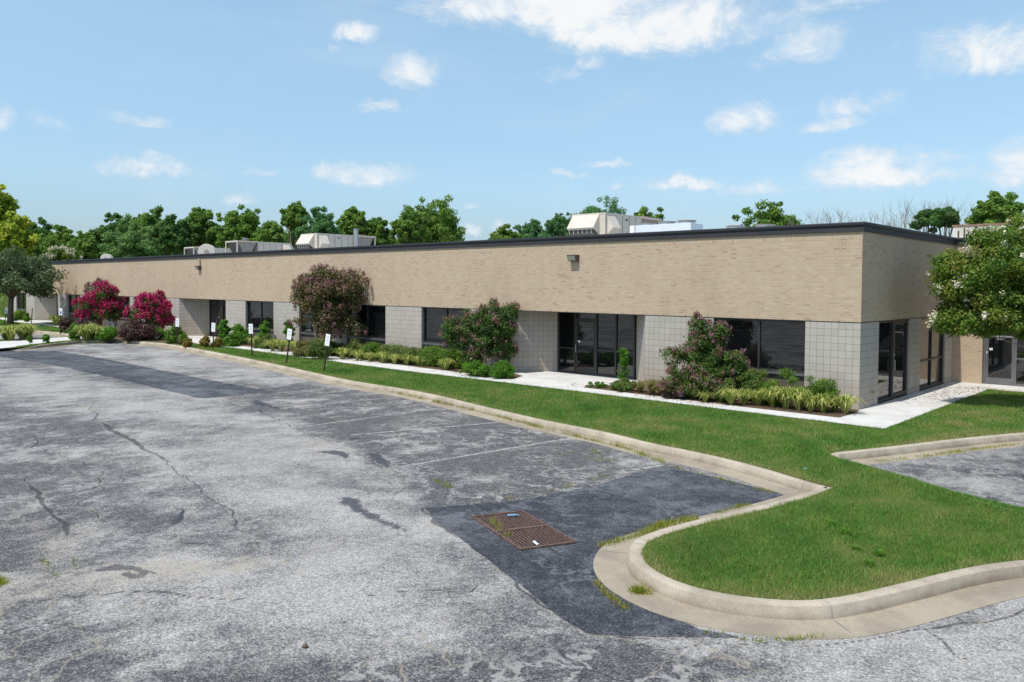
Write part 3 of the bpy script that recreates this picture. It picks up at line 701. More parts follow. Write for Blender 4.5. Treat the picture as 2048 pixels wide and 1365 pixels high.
pier(-45.0, -42.66); window(-48.0, -45.0); pier(-50.6, -48.0); window(-53.6, -50.6); pier(-54.9, -53.6); window(-57.9, -54.9); pier(-60.4, -57.9); window(-63.4, -60.4); pier(-65.8, -63.4)
pier(-74.4, -72.03); window(-77.4, -74.4); pier(XL, -77.4)
# back wall behind everything
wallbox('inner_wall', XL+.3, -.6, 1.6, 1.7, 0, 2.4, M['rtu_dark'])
# side face (x = 0)
def sidebox(name, y0, y1, m, t=.3): return MB().box(-t, 0, y0, y1, -.02, ZB-.012).build(name, m, B)
MB().box(-.3, 0, 4.33, 5.5, -.02, ZB-.012).build('block_pier', M['block'], B)
MB().box(-.3, 0, 8.36, 9.309, -.02, ZB-.012).build('block_pier', M['block'], B)
def sideglaze(y0, y1, mulls, door=None, zr=None):
    x1 = -.05; x0 = -.16; fw = .05; f = MB()
    ys = [y0+fw/2]+list(mulls)+[y1-fw/2]
    for y in ys: f.box(x0, x1, y-fw/2, y+fw/2, .012, ZB-.014)
    for i in range(len(ys)-1):
        a, b2 = ys[i]+fw/2, ys[i+1]-fw/2
        f.box(x0, x1, a, b2, .012, .1).box(x0, x1, a, b2, ZB-.07, ZB-.014)
        if zr: f.box(x0, x1, a, b2, zr, zr+.05)
    fo = f.build('storefront_frame', M['bronze'], B)
    for i in range(len(ys)-1):
        a, b2 = ys[i]+fw/2, ys[i+1]-fw/2
        if zr:
            MB().box(-.12, -.1, a, b2, .1, zr).build('pane', M['glass'], fo); MB().box(-.12, -.1, a, b2, zr+.05, ZB-.07).build('pane', M['glass'], fo)
        elif i != door: MB().box(-.12, -.1, a, b2, .1, ZB-.07).build('pane', M['glass'], fo)
        else:
            d = MB(); d.box(-.13, -.045, a+.004, a+.06, .1, ZB-.072).box(-.13, -.045, b2-.06, b2-.004, .1, ZB-.072).box(-.13, -.045, a+.06, b2-.06, .1, .16).box(-.13, -.045, a+.06, b2-.06, ZB-.13, ZB-.072)
            do = d.build('door', M['bronze'], B)
            MB().box(-.11, -.09, a+.06, b2-.06, .16, ZB-.13).build('pane', M['glass'], do)
            MB().tube([(-.05, a+.03, .9), (.0, a+.03, .9), (.0, a+.03, 1.2), (-.05, a+.03, 1.2)], .012, 8).build('handle', M['steel'], do)
            MB().tube([(-.05, a+.035, 1.36), (-.015, a+.035, 1.36)], .022, 10).build('lock', M['steel'], do)
            MB().box(-.089, -.086, a+.12, a+.22, 1.33, 1.4).build('sticker', M['white_paint'], do)
sideglaze(1.49, 4.33, [2.92], door=1)
sideglaze(5.5, 8.36, [6.93], zr=.96)
tp = MB(); ty, tz = gx(1742, 784, .0); tp.tube([(.0, ty, tz), (.07, ty, tz)], .016, 8).tube([(.07, ty, tz+.03), (.07, ty, tz-.06)], .014, 8).tube([(.075, ty-.03, tz+.035), (.075, ty+.03, tz+.035)], .012, 8)
tp.build('hose_tap', M['brass'], B)
# wing entrance
do = entrance([1.0, 1.95, 2.98, 4.0, 5.16], 0, y=9.46, zl=2.5, zmid=.95, frame=M['alu'])
for b_, sz in (('EMPLOYEE ENTRANCE', .062), ('ONLY', .062)):
    cu = bpy.data.curves.new('lettering', 'FONT'); cu.body = b_; cu.size = sz*1.35; cu.align_x = 'CENTER'; cu.extrude = .001
    o = bpy.data.objects.new('lettering', cu); COL.objects.link(o)
    bpy.context.view_layer.update(); dg = bpy.context.evaluated_depsgraph_get(); me = bpy.data.meshes.new_from_object(o.evaluated_get(dg)); bpy.data.objects.remove(o)
    me.materials.clear(); me.materials.append(M['litterwhite']); o = bpy.data.objects.new('lettering', me); COL.objects.link(o); o.parent = do
    o.rotation_euler = (math.pi/2, 0, 0); o.location = (1.475, 9.495, 1.69 if b_ != 'ONLY' else 1.60)

# wall lamps
def wall_lamp(x, z, label, conduit=False):
    t = empty('wall_lamp', (x, 0, z)); tag(t, label, 'wall lamp', 'flood lamps on the brick wall')
    MB().add([(-.2, 0, .13), (.2, 0, .13), (.2, -.24, .12), (-.2, -.24, .12), (-.2, 0, -.12), (.2, 0, -.12), (.2, -.16, -.09), (-.2, -.16, -.09)],
             [(3, 2, 1, 0), (0, 1, 5, 4), (1, 2, 6, 5), (2, 3, 7, 6), (3, 0, 4, 7), (4, 5, 6, 7)]).build('housing', M['lampbody'], t)
    MB().add([(-.17, -.228, .085), (.17, -.228, .085), (.17, -.172, -.075), (-.17, -.172, -.075), (-.17, -.25, .08), (.17, -.25, .08), (.17, -.195, -.085), (-.17, -.195, -.085)],
             [(0, 1, 2, 3), (7, 6, 5, 4), (0, 4, 5, 1), (1, 5, 6, 2), (2, 6, 7, 3), (3, 7, 4, 0)]).build('lens', M['lampglass'], t)
    if conduit:
        MB().tube([(.08, -.04, .13), (.08, -.04, .5)], .03, 8).build('conduit', M['rust'], t)
        MB().tube([(.06, -.03, .48), (-.12, -.03, .52), (-.12, -.03, .9)], .018, 8).build('pipe', M['white_paint'], t)
    return t
wall_lamp(-10.12, 4.41, 'boxy grey wall flood lamp high on the brick above the front entrance nearest the corner')
lx, lz = gy(400, 536); wall_lamp(lx, lz, 'wall flood lamp with rusty conduit and white pipe above it on the brick', True)
lx, lz = gy(93, 546); wall_lamp(lx, lz, 'small wall flood lamp at the far left end of the brick wall')

# ------------------------------------------------------------------ rooftop equipment
ZR = 5.03
def make_rtu():
    t = empty('rooftop_unit'); W, L, H = 2.1, 5.3, 2.1; h = W/2
    MB().box(-h+.05, h-.05, .1, L-.05, .0, .25).build('base_rail', M['rtu_dark'], t)
    MB().box(-h, h, 0, L*.62, .25, H).build('cabinet', M['rtu'], t, bevel=.01)
    tr = MB()
    for z in (H-.05, .25): tr.box(-h-.02, h+.02, -.02, L*.62, z, z+.06)
    for y in (0.0,): tr.box(-h-.025, -h+.04, y-.025, y+.05, .31, H-.05).box(h-.04, h+.025, y-.025, y+.05, .31, H-.05)
    tr.build('trim', M['rtu'], t)
    sm = MB()
    for y in (.95, 1.55, 2.15, 2.75):
        for s in (-1, 1): sm.box(s*h-.006, s*h+.006, y-.012, y+.012, .33, H-.07)
    sm.box(h, h+.012, 1.8, 2.0, H-.3, H-.22).build('panel_seams', M['rtu_dark'], t)
    def hood(x0, x1, z0, z1, out, nm='intake_hood'):  # on the -y face, opening downwards
        m_ = MB(); y = -.001
        m_.add([(x0, y, z1), (x1, y, z1), (x1, y-out, z0+.1), (x0, y-out, z0+.1), (x0, y, z0-.25), (x1, y, z0-.25)],
               [(0, 3, 2, 1), (0, 4, 3), (1, 2, 5), (3, 4, 5, 2)])
        o = m_.build(nm, M['rtu'], t); return o
    hd = hood(-h+.02, h-.35, 1.25, H-.03, .5)
    g = MB()
    for i in range(6):
        x0 = -h+.12+i*.26; g.box(x0, x0+.2, -.43, -.03, 1.02, 1.3)
    MB().box(-h+.1, h-.4, -.38, -.06, .985, 1.33).build('louvre', M['rtu_dark'], hd)
    m_ = MB()
    for i in range(6): x0 = -h+.1+i*.285; m_.box(x0, x0+.03, -.4, -.381, 1.06, 1.36)
    m_.build('louvre_bar', M['rtu'], hd)
    hood(-h+.15, 0.15, .62, .95, .35)
    for s in (-1, 1):
        m_ = MB(); x0 = s*(h+.001); y0, y1 = .15, .85; z0, z1 = 1.25, H-.1
        m_.add([(x0, y0, z1), (x0, y1, z1), (x0+s*.4, y1+.0, z0+.1), (x0+s*.4, y0+.0, z0+.1), (x0, y0, z0-.3), (x0, y1, z0-.3)], [(0, 1, 2, 3), (0, 3, 4), (1, 5, 2), (3, 2, 5, 4)])
        m_.build('side_hood', M['rtu'], t)
    # condenser end: open frame with V-shaped coils
    f = MB(); y0, y1 = L*.62, L
    for x in (-h, h-.09):
        f.box(x, x+.09, y1-.09, y1, .25, H)
    for z in (H-.09, .45):
        f.box(-h, -h+.09, y0, y1-.09, z, z+.09).box(h-.09, h, y0, y1-.09, z, z+.09).box(-h+.09, h-.09, y1-.09, y1, z, z+.09)
    f.build('frame', M['rtu'], t)
    MB().box(-h+.02, h-.02, y0+.01, y1-.02, H+.0, H+.03).build('fan_deck', M['rtu'], t)
    for x in (-h+.2, h-.2):
        pass
    ym = (y0+y1)/2
    for s in (-1, 1):   # panel closing the V, seen from the long side
        x = s*(h-.12)
        MB().add([(x, y0+.1, H-.09), (x, y1-.12, H-.09), (x, ym, .5), (x-s*.03, y0+.1, H-.09), (x-s*.03, y1-.12, H-.09), (x-s*.03, ym, .5)],
                 [(0, 1, 2), (5, 4, 3), (0, 2, 5, 3), (1, 4, 5, 2), (0, 3, 4, 1)]).build('coil_end_panel', M['rtu_coil'], t)
    for (a, b2) in ((y0+.12, ym-.06), (y1-.14, ym+.06)):
        MB().add([(-h+.13, a, H-.1), (h-.13, a, H-.1), (h-.13, b2, .5), (-h+.13, b2, .5), (-h+.13, a+.05, H-.1), (h-.13, a+.05, H-.1), (h-.13, b2+.05, .5), (-h+.13, b2+.05, .5)],
                 [(0, 1, 2, 3), (7, 6, 5, 4), (0, 4, 5, 1), (2, 6, 7, 3), (0, 3, 7, 4), (1, 5, 6, 2)]).build('coil', M['rtu_dark'], t)
    MB().tube([(-.5, ym, H+.03), (-.5, ym, H+.12)], .4, 20).tube([(.5, ym, H+.03), (.5, ym, H+.12)], .4, 20).build('fan_shroud', M['rust'], t)
    return t
GR = 'large packaged air handlers on the roof'
r1 = make_rtu(); r1.location = (-17.22, 10, ZR); tag(r1, 'large beige rooftop air handler with intake hoods beside the pale condenser box', 'rooftop unit', GR)
r2 = copy_tree(r1); r2.location = (-43.2, 10, ZR); tag(r2, 'beige rooftop air handler with hoods and a tall grey flue pipe beside it', 'rooftop unit', GR)
xa, za = gy(474, 483, 11.4); r3 = copy_tree(r1); r3.location = (xa-1.05, 11.4+5.3, ZR); r3.rotation_euler = (0, 0, math.pi); tag(r3, 'rooftop air handler with its open coil end forward, second from the left', 'rooftop unit', GR)
xa, za = gy(387, 492, 13.0); r4 = copy_tree(r1); r4.location = (xa-1.05, 13.0+5.3, ZR-.15); r4.rotation_euler = (0, 0, math.pi); tag(r4, 'leftmost rooftop air handler with open coil end behind a round metal cowl', 'rooftop unit', GR)
fy, fz = gx(712, 475, -41.9); t = empty('flue_pipe', (-41.85, 13.3, ZR)); tag(t, 'tall round galvanised flue pipe beside the hooded air handler', 'flue pipe')
xx = gy(712, 475, 13.3)[0]; t.location.x = xx; t.location.y = 13.3
MB().tube([(0, 0, 0), (0, 0, 2.55)], .17, 16).build('pipe', M['galv'], t, smooth=False); MB().tube([(0, 0, 2.55), (0, 0, 2.6)], .2, 16).build('rim', M['galv'], t)
xx, zz = gy(490, 480, 14.5); t = empty('flue_pipe', (xx, 14.5, ZR)); tag(t, 'short grey flue pipe rising behind the open-coil air handler', 'flue pipe')
MB().tube([(0, 0, 0), (0, 0, zz-ZR+.1)], .2, 14).build('pipe', M['galv'], t); MB().tube([(0, 0, zz-ZR+.1), (0, 0, zz-ZR+.16)], .26, 14).build('cap', M['galv'], t)
def drum(px, py, Y, r, label, rot):
    xx, zz = gy(px, py, Y); t = empty('exhaust_cowl', (xx, Y, ZR)); tag(t, label, 'roof vent')
    d = Vector((math.cos(rot), math.sin(rot), 0)); c = Vector((0, 0, zz-ZR))
    MB().tube([c-d*.5, c-d*.48, c+d*.48, c+d*.5], [r*.96, r, r, r*.96], 28).build('drum', M['rtu'], t)
    MB().tube([c+d*.5, c+d*.54], r*.3, 12).build('hub', M['rtu_coil'], t)
    MB().tube([(0, 0, 0), (0, 0, zz-ZR)], r*.55, 16).build('neck', M['rtu'], t)
drum(415, 505, 6.0, .62, 'round beige metal cowl on the roof edge in front of the air handlers', -.6)
drum(214, 518, 6.0, .45, 'small round pale cowl standing alone on the roof at the left', -.6)
# condenser
def condenser(x0, x1, y0, y1, z1, nf, label):
    t = empty('condenser', ((x0+x1)/2, y0, ZR)); tag(t, label, 'condenser', 'flat fan condensers on the roof'); w = (x1-x0)/2
    MB().box(-w, w, 0, y1-y0, .15, z1-ZR).build('casing', M['cond'], t, bevel=.015)
    MB().box(-w+.1, w-.1, .1, y1-y0-.1, 0, .15).build('base_rail', M['rtu_dark'], t)
    for i in range(nf):
        xc = -w+(i+.5)*2*w/nf; yc = (y1-y0)/2; z = z1-ZR
        f = MB().tube([(xc, yc, z), (xc, yc, z+.09), (xc, yc, z+.11)], [.36, .34, .37], 24, caps=False).build('fan_ring', M['steel'], t)
        MB().tube([(xc, yc, z+.105), (xc, yc, z+.125)], .385, 24).build('fan_guard', M['rust'], f)
    return t
condenser(-11.1, -8.3, 5, 5.95, 5.93, 3, 'pale grey condenser box with three round fans behind the roof edge')
condenser(-7.9, -5.4, 6.2, 7.2, 5.72, 2, 'low condenser with only its two fan tops showing above the roof edge')
xx, zz = gy(1266, 458, 4.6); t = MB().box(-.1, .1, -.06, .06, 0, .85).box(-.11, .11, -.075, -.06, .5, .86).build('disconnect_box', M['white_paint']); t.location = (xx, 4.6, ZR); tag(t, 'small white electrical box left of the pale condenser', 'electrical box')
xx0, zz0 = gy(1906, 452, 14); xx1, _ = gy(2030, 452, 14)
t = empty('rooftop_unit', (xx0, 14, ZR)); tag(t, 'stained cream equipment box on the roof behind the white-flowered tree', 'rooftop unit')
M['stain'] = concrete('stained_cream_metal', srgb(190, 180, 165), srgb(214, 208, 196), None, .05, srgb(165, 135, 105))
MB().box(0, 3.0, 0, 2.2, 0, zz0-ZR-.05).build('cabinet', M['stain'], t, bevel=.01); MB().box(-.03, 3.03, -.03, 2.23, zz0-ZR-.05, zz0-ZR+.03).build('lid', M['rust'], t)
MB().box(.18, .24, -.012, -.001, .2, .75).box(.4, .46, -.012, -.001, .1, .85).build('panel_seams', M['rtu_dark'], t)

# ------------------------------------------------------------------ drain grate
g4 = [np.array(gz(*q, ZL+.01)) for q in ((945, 1035), (1042, 1100), (1145, 1090), (1044, 1024))]
o0 = g4[0]; ux = (g4[1]-g4[0]); vy = (g4[3]-g4[0]); t = empty('drain_grate', (o0[0], o0[1], ZL)); tag(t, 'rusty two-panel iron storm drain grate set in the dark asphalt patch', 'drain grate')
def gp(a, b2, z): p_ = ux*a+vy*b2; return (p_[0], p_[1], z)
def gbar(mb, a0, b0, a1, b1, wa, wb, z0, z1):
    c_ = [(a0-wa, b0-wb), (a1+wa, b0-wb) if wb else (a1, b1), (a1+wa, b1+wb), (a0-wa, b1+wb)]
    pts = [gp(a0-wa, b0-wb, 0)[:2], gp(a1+wa, b0-wb, 0)[:2], gp(a1+wa, b1+wb, 0)[:2], gp(a0-wa, b1+wb, 0)[:2]]
    if (pts[1][0]-pts[0][0])*(pts[3][1]-pts[0][1])-(pts[1][1]-pts[0][1])*(pts[3][0]-pts[0][0]) < 0: pts = pts[::-1]
    mb.prism(pts, z0, z1)
MBp = MB(); gbar(MBp, 0, 0, 1, 1, 0, 0, .0042, .007); MBp.build('drain_shade_plate', M['pit_shade'], t)  # flat plate under the bars, the pit's shade painted as its colour
fr = MB()
gbar(fr, 0, 0, 1, .0, .012, .02, .0072, .03); gbar(fr, 0, 1, 1, 1, .012, .02, .0072, .03)
gbar(fr, 0, .025, 0, .975, .012, 0, .0072, .03); gbar(fr, 1, .025, 1, .975, .012, 0, .0072, .03); gbar(fr, .5, .025, .5, .975, .018, 0, .0072, .032)
fr.build('frame', M['iron'], t)
for h_ in (0, 1):
    bm_ = MB(); k = 15
    for i in range(1, k): bb = i/k; gbar(bm_, .015+.5*h_+.005, bb, .48+.5*h_, bb, 0, .010, .0075, .024)
    bm_.build('grating', M['iron'], t)
def litter(name, px, py, z, pts, r, m, label, cat, rz):
    x, y = gz(px, py, z); o = MB().tube(pts, r, 10).build(name, m, smooth=True); o.location = (x, y, z); o.rotation_euler = (0, 0, rz); tag(o, label, cat)
litter('plastic_bottle', 1015, 1034, -.118, [(0, 0, .02), (.02, 0, .02), (.13, 0, .022), (.16, 0, .02), (.19, 0, .02)], [.014, .018, .018, .008, .008], M['litterblue'], 'crushed blue plastic bottle lying on the drain grate', 'bottle', .9)
litter('crumpled_wrapper', 1066, 1085, -.118, [(0, 0, .012), (.05, .01, .015), (.1, 0, .02), (.15, .02, .012)], [.01, .022, .014, .02], M['litterwhite'], 'crumpled white plastic wrapper on the near half of the drain grate', 'litter', -.5)
litter('stone', 605, 1296, ZL, [(0, 0, .01), (.02, .01, .025), (.05, 0, .01)], [.012, .03, .014], M['stone'], 'small brown stone lying alone on the asphalt in the foreground', 'stone', .6)
litter('crumpled_can', 1606, 942, 0.03, [(0, 0, .02), (.06, .0, .03), (.1, .02, .02)], [.02, .028, .02], M['litterblue'], 'crushed blue and white can lying in the grass near the island', 'litter', 1.0)

# ------------------------------------------------------------------ parking signs
def sign(px, base, top, label, tilt=0, blue=False, bare=False):
    x, y = gz(px, base); sc = depth(x, y)/FPX; H = (base-top[1])*sc; lean = math.atan2((top[0]-px)*sc, H)
    t = empty('parking_sign', (x, y, 0)); t.rotation_euler = (0, lean, 0); tag(t, label, 'sign', 'small parking signs along the grass strip')
    t.rotation_mode = 'XYZ'; rot = Matrix.Rotation(YAW*.55, 4, 'Z') @ Matrix.Identity(4)
    # lean towards the side the photo shows, in the plane seen by the parking bays
    ax = Vector((-math.sin(YAW*0), math.cos(YAW*0), 0))
    t.rotation_euler = (Matrix.Rotation(lean*1.2, 3, Vector((-_F[0], -_F[1], 0)).normalized() * -1) @ Matrix.Rotation(tilt, 3, 'Z')).to_euler()
    MB().box(-.018, -.008, -.028, .012, -.05, H-.02 if not bare else H).box(.008, .018, -.028, .012, -.05, H-.02 if not bare else H).box(-.025, .025, .012, .018, -.05, H-.02 if not bare else H).build('post', M['post'], t)
    if not bare:
        pl = MB().box(-.15, .15, -.034, -.0285, H-.46, H).build('plate', M['white_paint'], t)
        pr = MB()
        for z in (.09, .13, .22, .26, .35): pr.box(-.09, .09, -.0375, -.0345, H-z-.018, H-z)
        pr.build('print', M['grey_print'], pl)
        if blue: MB().box(-.08, .08, -.041, -.038, H-.38, H-.2).build('symbol', M['blue_print'], pl)
    return t
sign(648, 742, (656.5, 668), 'white parking sign leaning right, nearest the entrance and tilted the most')
sign(573, 728, (580, 657.5), 'white parking sign leaning slightly right in front of the variegated clumps', .1)
sign(504, 713, (503, 648), 'upright white parking sign before the tall bright green shrubs', .15)
sign(426, 698, (428, 646), 'white parking sign beside the rightmost orange-tipped bush', .2)
sign(354, 690, (356, 637), 'white parking sign in front of the yellow-green bush', .2)
sign(290, 680, (288, 631), 'white parking sign in front of the long purple barberry', .2)
sign(121, 668, (123, 617), 'white and blue parking sign left of the magenta crape myrtles', .3, True)
sign(8, 652, (14, 615), 'leaning white and blue parking sign left of the round grey-green tree', .3, True)
sign(62, 656, (65, 616), 'bare brown sign post right of the round grey-green tree', .3, False, True)

# ------------------------------------------------------------------ foliage
def leaves(C_, R_, n, size, spread=1.0, shell=.55, aspect=.5, up=0.0, flat=1.0):
    """n leaves in ellipsoid clumps; C_ (k,3), R_ (k,3)"""
    C_ = np.asarray(C_, float); R_ = np.asarray(R_, float); w = np.prod(R_, axis=1)**(2/3); w /= w.sum()
    idx = rng.choice(len(C_), n, p=w)
    d = rng.normal(size=(n, 3)); d /= np.linalg.norm(d, axis=1)[:, None]
    rr = (shell+(1-shell)*rng.random(n))*(1+.12*rng.normal(size=n)*spread)
    rr = np.where(rng.random(n) < .25, rr*rng.random(n)**.4, rr)
    P = C_[idx]+d*rr[:, None]*R_[idx]+rng.normal(size=(n, 3))*R_[idx]*.10
    nrm = d*.9+rng.normal(size=(n, 3))*.65+np.array([0, 0, .35]); nrm /= np.linalg.norm(nrm, axis=1)[:, None]
    a = rng.normal(size=(n, 3)); 
    if up: a = a*(1-up)+np.array([0, 0, 1.0])*up*2
    t = a-(a*nrm).sum(1)[:, None]*nrm; t /= np.linalg.norm(t, axis=1)[:, None]+1e-9; bt = np.cross(nrm, t)
    s = size*(.6+.8*rng.random(n)); L = t*s[:, None]; Wd = bt*(s*aspect)[:, None]
    V = np.stack([P-L*.5, P+Wd*.5-L*.05, P+L*.5, P-Wd*.5-L*.05], 1)
    clump_t = rng.random(len(C_))[idx]
    tint = np.clip(.5*rng.random(n)+.5*clump_t+.0*d[:, 2], 0, 1)
    return V.reshape(-1, 3), np.repeat(tint, 4)
def quads(nv): return np.arange(nv).reshape(-1, 4)
def cloud(name, C_, R_, n, size, m, parent, **k):
    V, t = leaves(C_, R_, n, size, **k); return fastmesh(name, V, quads(len(V)), m, parent, tint=t)
def clumps(k, cx, cy, cz, rx, ry, rz, cr, bot=-.8, fn=None):
    """clump centres filling an irregular crown"""
    out = []; rad = []
    while len(out) < k:
        d = rng.normal(size=3); d /= np.linalg.norm(d)
        if d[2] < bot: continue
        r = rng.random()**.45*(1+.16*math.sin(3.1*d[0]+7*d[2]+cx))
        c_ = np.array([cx+d[0]*rx*r, cy+d[1]*ry*r, cz+d[2]*rz*r])
        if fn and not fn(c_): continue
        s = cr*(.6+.8*rng.random())*(1.15-.4*r); out.append(c_); rad.append([s, s, s*.8])
    return np.array(out), np.array(rad)
def limbs(mb, base, tips, r0, r1, n=6, droop=0.0):
    for tp_ in tips:
        b_ = Vector(base); t_ = Vector(tp_); m1 = b_.lerp(t_, .4)+Vector((random.uniform(-.1, .1), random.uniform(-.1, .1), .12))*(t_-b_).length*.5
        mb.tube([b_, b_.lerp(m1, .5)+Vector((0, 0, .02)), m1, t_], [r0, r0*.75, (r0+r1)/2*.8, r1], n)
def blobclumps(blobs, x, y, z0, k, cr, ymax, ky=.8):
    D = depth(x, y); out = []; rad = []
    A = np.array([b[2]*b[3] for b in blobs], float); A /= A.sum()
    for i in rng.choice(len(blobs), k, p=A):
        bx, by, rx, ry = blobs[i]; c_ = np.array(gd(bx, by, D)); rx *= D/FPX; ry *= D/FPX
        d = rng.normal(size=3); d /= np.linalg.norm(d); r = rng.random()**.45
        ryy = min(rx*ky, ymax) ; q = c_+_R*d[0]*r*rx+np.array([_F[0], _F[1], 0])*d[1]*r*ryy+np.array([0, 0, 1])*d[2]*r*ry
        s_ = cr*(.6+.8*rng.random())*(1.1-.4*r)
        if q[1]+s_*.8 > -.03 and ymax < 2.3: q[1] = -.03-s_*.8-rng.random()*.2
        out.append(q-np.array([x, y, z0])); rad.append([s_, s_, s_*.8])
    return np.array(out), np.array(rad)
def tree(name, x, y, crown_c, crown_r, nclump, cr, nleaf, lsize, lm, label, cat, group=None, trunk=None, tr=.2, bark='bark', z0=0.0, bot=-.7, flowers=None, nflow=0, fsize=.05, aspect=.6, fclump=.1, multi=1, fn=None, tiplimb=7, ftop=-1.0, blobs=None, ymax=9):
    t = empty(name, (x, y, z0)); tag(t, label, cat, group)
    cx, cy, cz = crown_c[0]-x, crown_c[1]-y, crown_c[2]-z0
    f2 = (lambda c_: fn(c_+np.array([x, y, z0]))) if fn else None
    C_, R_ = blobclumps(blobs, x, y, z0, nclump, cr, ymax) if blobs else clumps(nclump, cx, cy, cz, *crown_r, cr, bot, f2)
    if blobs: cx, cy, cz = C_.mean(0); crown_r = tuple(C_.std(0)*1.9+.2)
    cloud('crown', C_, R_, nleaf, lsize, M[lm], t, aspect=aspect)
    mb = MB(); order = rng.permutation(len(C_))[:tiplimb*multi]
    fork = cz-crown_r[2]*.75 if trunk is None else trunk
    for k in range(multi):
        off = Vector((random.uniform(-.1, .1), random.uniform(-.1, .1), 0)) if multi > 1 else Vector((0, 0, 0))
        top = Vector((cx*.3, cy*.3, fork))+off*4
        mb.tube([off*1.0, off*1.5+Vector((0, 0, fork*.5)), top], [tr*1.15, tr, tr*.85], 8)
        limbs(mb, top, [C_[j] for j in order[k*tiplimb:(k+1)*tiplimb]], tr*.7, tr*.15)
        if cz+crown_r[2] > fork: mb.tube([top, (cx, cy, (fork+cz+crown_r[2]*.4)/2), (cx, cy, cz+crown_r[2]*.5)], [tr*.8, tr*.5, tr*.15], 6)
    mb.build('trunk', M[bark], t, smooth=True)
    if flowers:
        # panicles on the outside of the clumps
        k = nflow; idx = rng.choice(len(C_), k, p=(R_[:, 0]**2)/(R_[:, 0]**2).sum()); d = rng.normal(size=(k, 3)); d[:, 2] = np.abs(d[:, 2])*.8+.15+ftop*.0
        outw = (C_[idx]-np.array([cx, cy, cz]))/np.array(crown_r); d = d+outw*1.6; d /= np.linalg.norm(d, axis=1)[:, None]
        P = C_[idx]+d*R_[idx]*1.05; s = fclump*(.6+.7*rng.random(k)); RR = np.c_[s*.75, s*.75, s*1.15]
        keep = ((P-np.array([cx, cy, cz]))/np.array(crown_r)); kk = (keep**2).sum(1) > .28; P = P[kk]; RR = RR[kk]
        cloud('flowers', P, RR, len(P)*26, fsize, M[flowers], t, aspect=.8, shell=.3)
    return t
def at(px, py, x=None, y=None, base=None): return gz(px, base)
def crown_at(pxc, pyc, rpx, rpy, x, y):
    """centre height and radii of a crown standing over (x,y) from its size in the photograph"""
    D = depth(x, y); c_ = gd(pxc, pyc, D); return c_, rpx*D/FPX, rpy*D/FPX

# crape myrtles in the beds
def crape(pxb, pyb, pxc, pyc, rpx, rpy, label, lm, fm, nfl, nl=9000, lsize=.075, k=34, cr=None, tr=.03, multi=4, fclump=.09, fsize=.04, fn=None, ypos=None, trunk=None, ry=None, blobs=None):
    ypos = -.95 if ypos is None and gz(pxb, pyb)[1] > -1.0 else ypos
    x, y = gz(pxb, pyb) if ypos is None else (gy(pxb, pyb, ypos)[0], ypos)
    c_, rx, rz = crown_at(pxc, pyc, rpx, rpy, x, y)
    return tree('crape_myrtle', x, y, (c_[0]-.35*rx*0, c_[1], c_[2]), (rx, min(ry or rx*.75, abs(c_[1])*1.15), rz), k, cr or rx*.3, nl, lsize, lm, label, 'crape myrtle', 'crape myrtles planted along the building', tr=tr, bark='bark2', multi=multi, flowers=fm, nflow=nfl, fclump=fclump, fsize=fsize, aspect=.55, fn=fn, tiplimb=4, trunk=trunk, blobs=blobs, ymax=1.0)
crape(1400, 795, 1408, 735, 80, 66, 'bushy crape myrtle with dusty pink flowers right of the front entrance, before the corner window', 'l_crape', 'f_pink', 850, 38000, .07, 210, .27, ypos=-1.05, blobs=[(1400, 748, 72, 46), (1394, 655, 20, 22), (1405, 690, 28, 30), (1440, 672, 24, 24), (1462, 725, 42, 26), (1355, 718, 26, 22), (1352, 770, 26, 28), (1480, 760, 24, 22), (1410, 725, 55, 40), (1405, 765, 72, 32)])
# its upper leader
crape_top = None
crape(965, 745, 968, 662, 70, 50, 'crape myrtle with fading pink flowers left of the front entrance', 'l_crape', 'f_pink', 650, 38000, .075, 190, .29, trunk=.6, blobs=[(965, 685, 48, 30), (985, 630, 30, 26), (925, 658, 36, 22), (905, 650, 18, 12), (1030, 632, 15, 20), (1000, 660, 36, 24), (1025, 692, 20, 9), (955, 712, 28, 18), (1010, 690, 26, 16), (930, 672, 42, 24), (1000, 700, 38, 18), (945, 642, 38, 22), (975, 665, 50, 34)])
crape(640, 700, 655, 612, 76, 82, 'tallest crape myrtle, round bronze-green crown with few pink flowers in the middle of the front', 'l_crape2', 'f_pink', 620, 34000, .10, 120, .55, tr=.06, trunk=1.5, fclump=.13, fsize=.06, ypos=-1.5, blobs=[(655, 605, 66, 48), (686, 548, 18, 24), (660, 565, 44, 28), (592, 632, 22, 14), (716, 590, 20, 22), (670, 655, 56, 26), (625, 590, 34, 34), (635, 558, 34, 22), (704, 572, 30, 28), (655, 590, 60, 50)])
crape(205, 668, 202, 618, 50, 40, 'left magenta crape myrtle in full flower', 'l_crape', 'f_mag', 620, 9000, .12, 60, .5, tr=.05, fclump=.2, fsize=.09)
crape(302, 668, 300, 630, 52, 36, 'right magenta crape myrtle in full flower behind the purple barberry', 'l_crape', 'f_mag', 520, 9000, .12, 60, .45, ypos=-2.2, tr=.05, fclump=.2, fsize=.09)
crape(200, 652, 200, 590, 22, 26, 'dusky purple crape myrtle behind the left magenta one', 'l_crape2', 'f_pink', 120, 3000, .12, 16, .5, tr=.05, fclump=.18, fsize=.08, ypos=-.7)
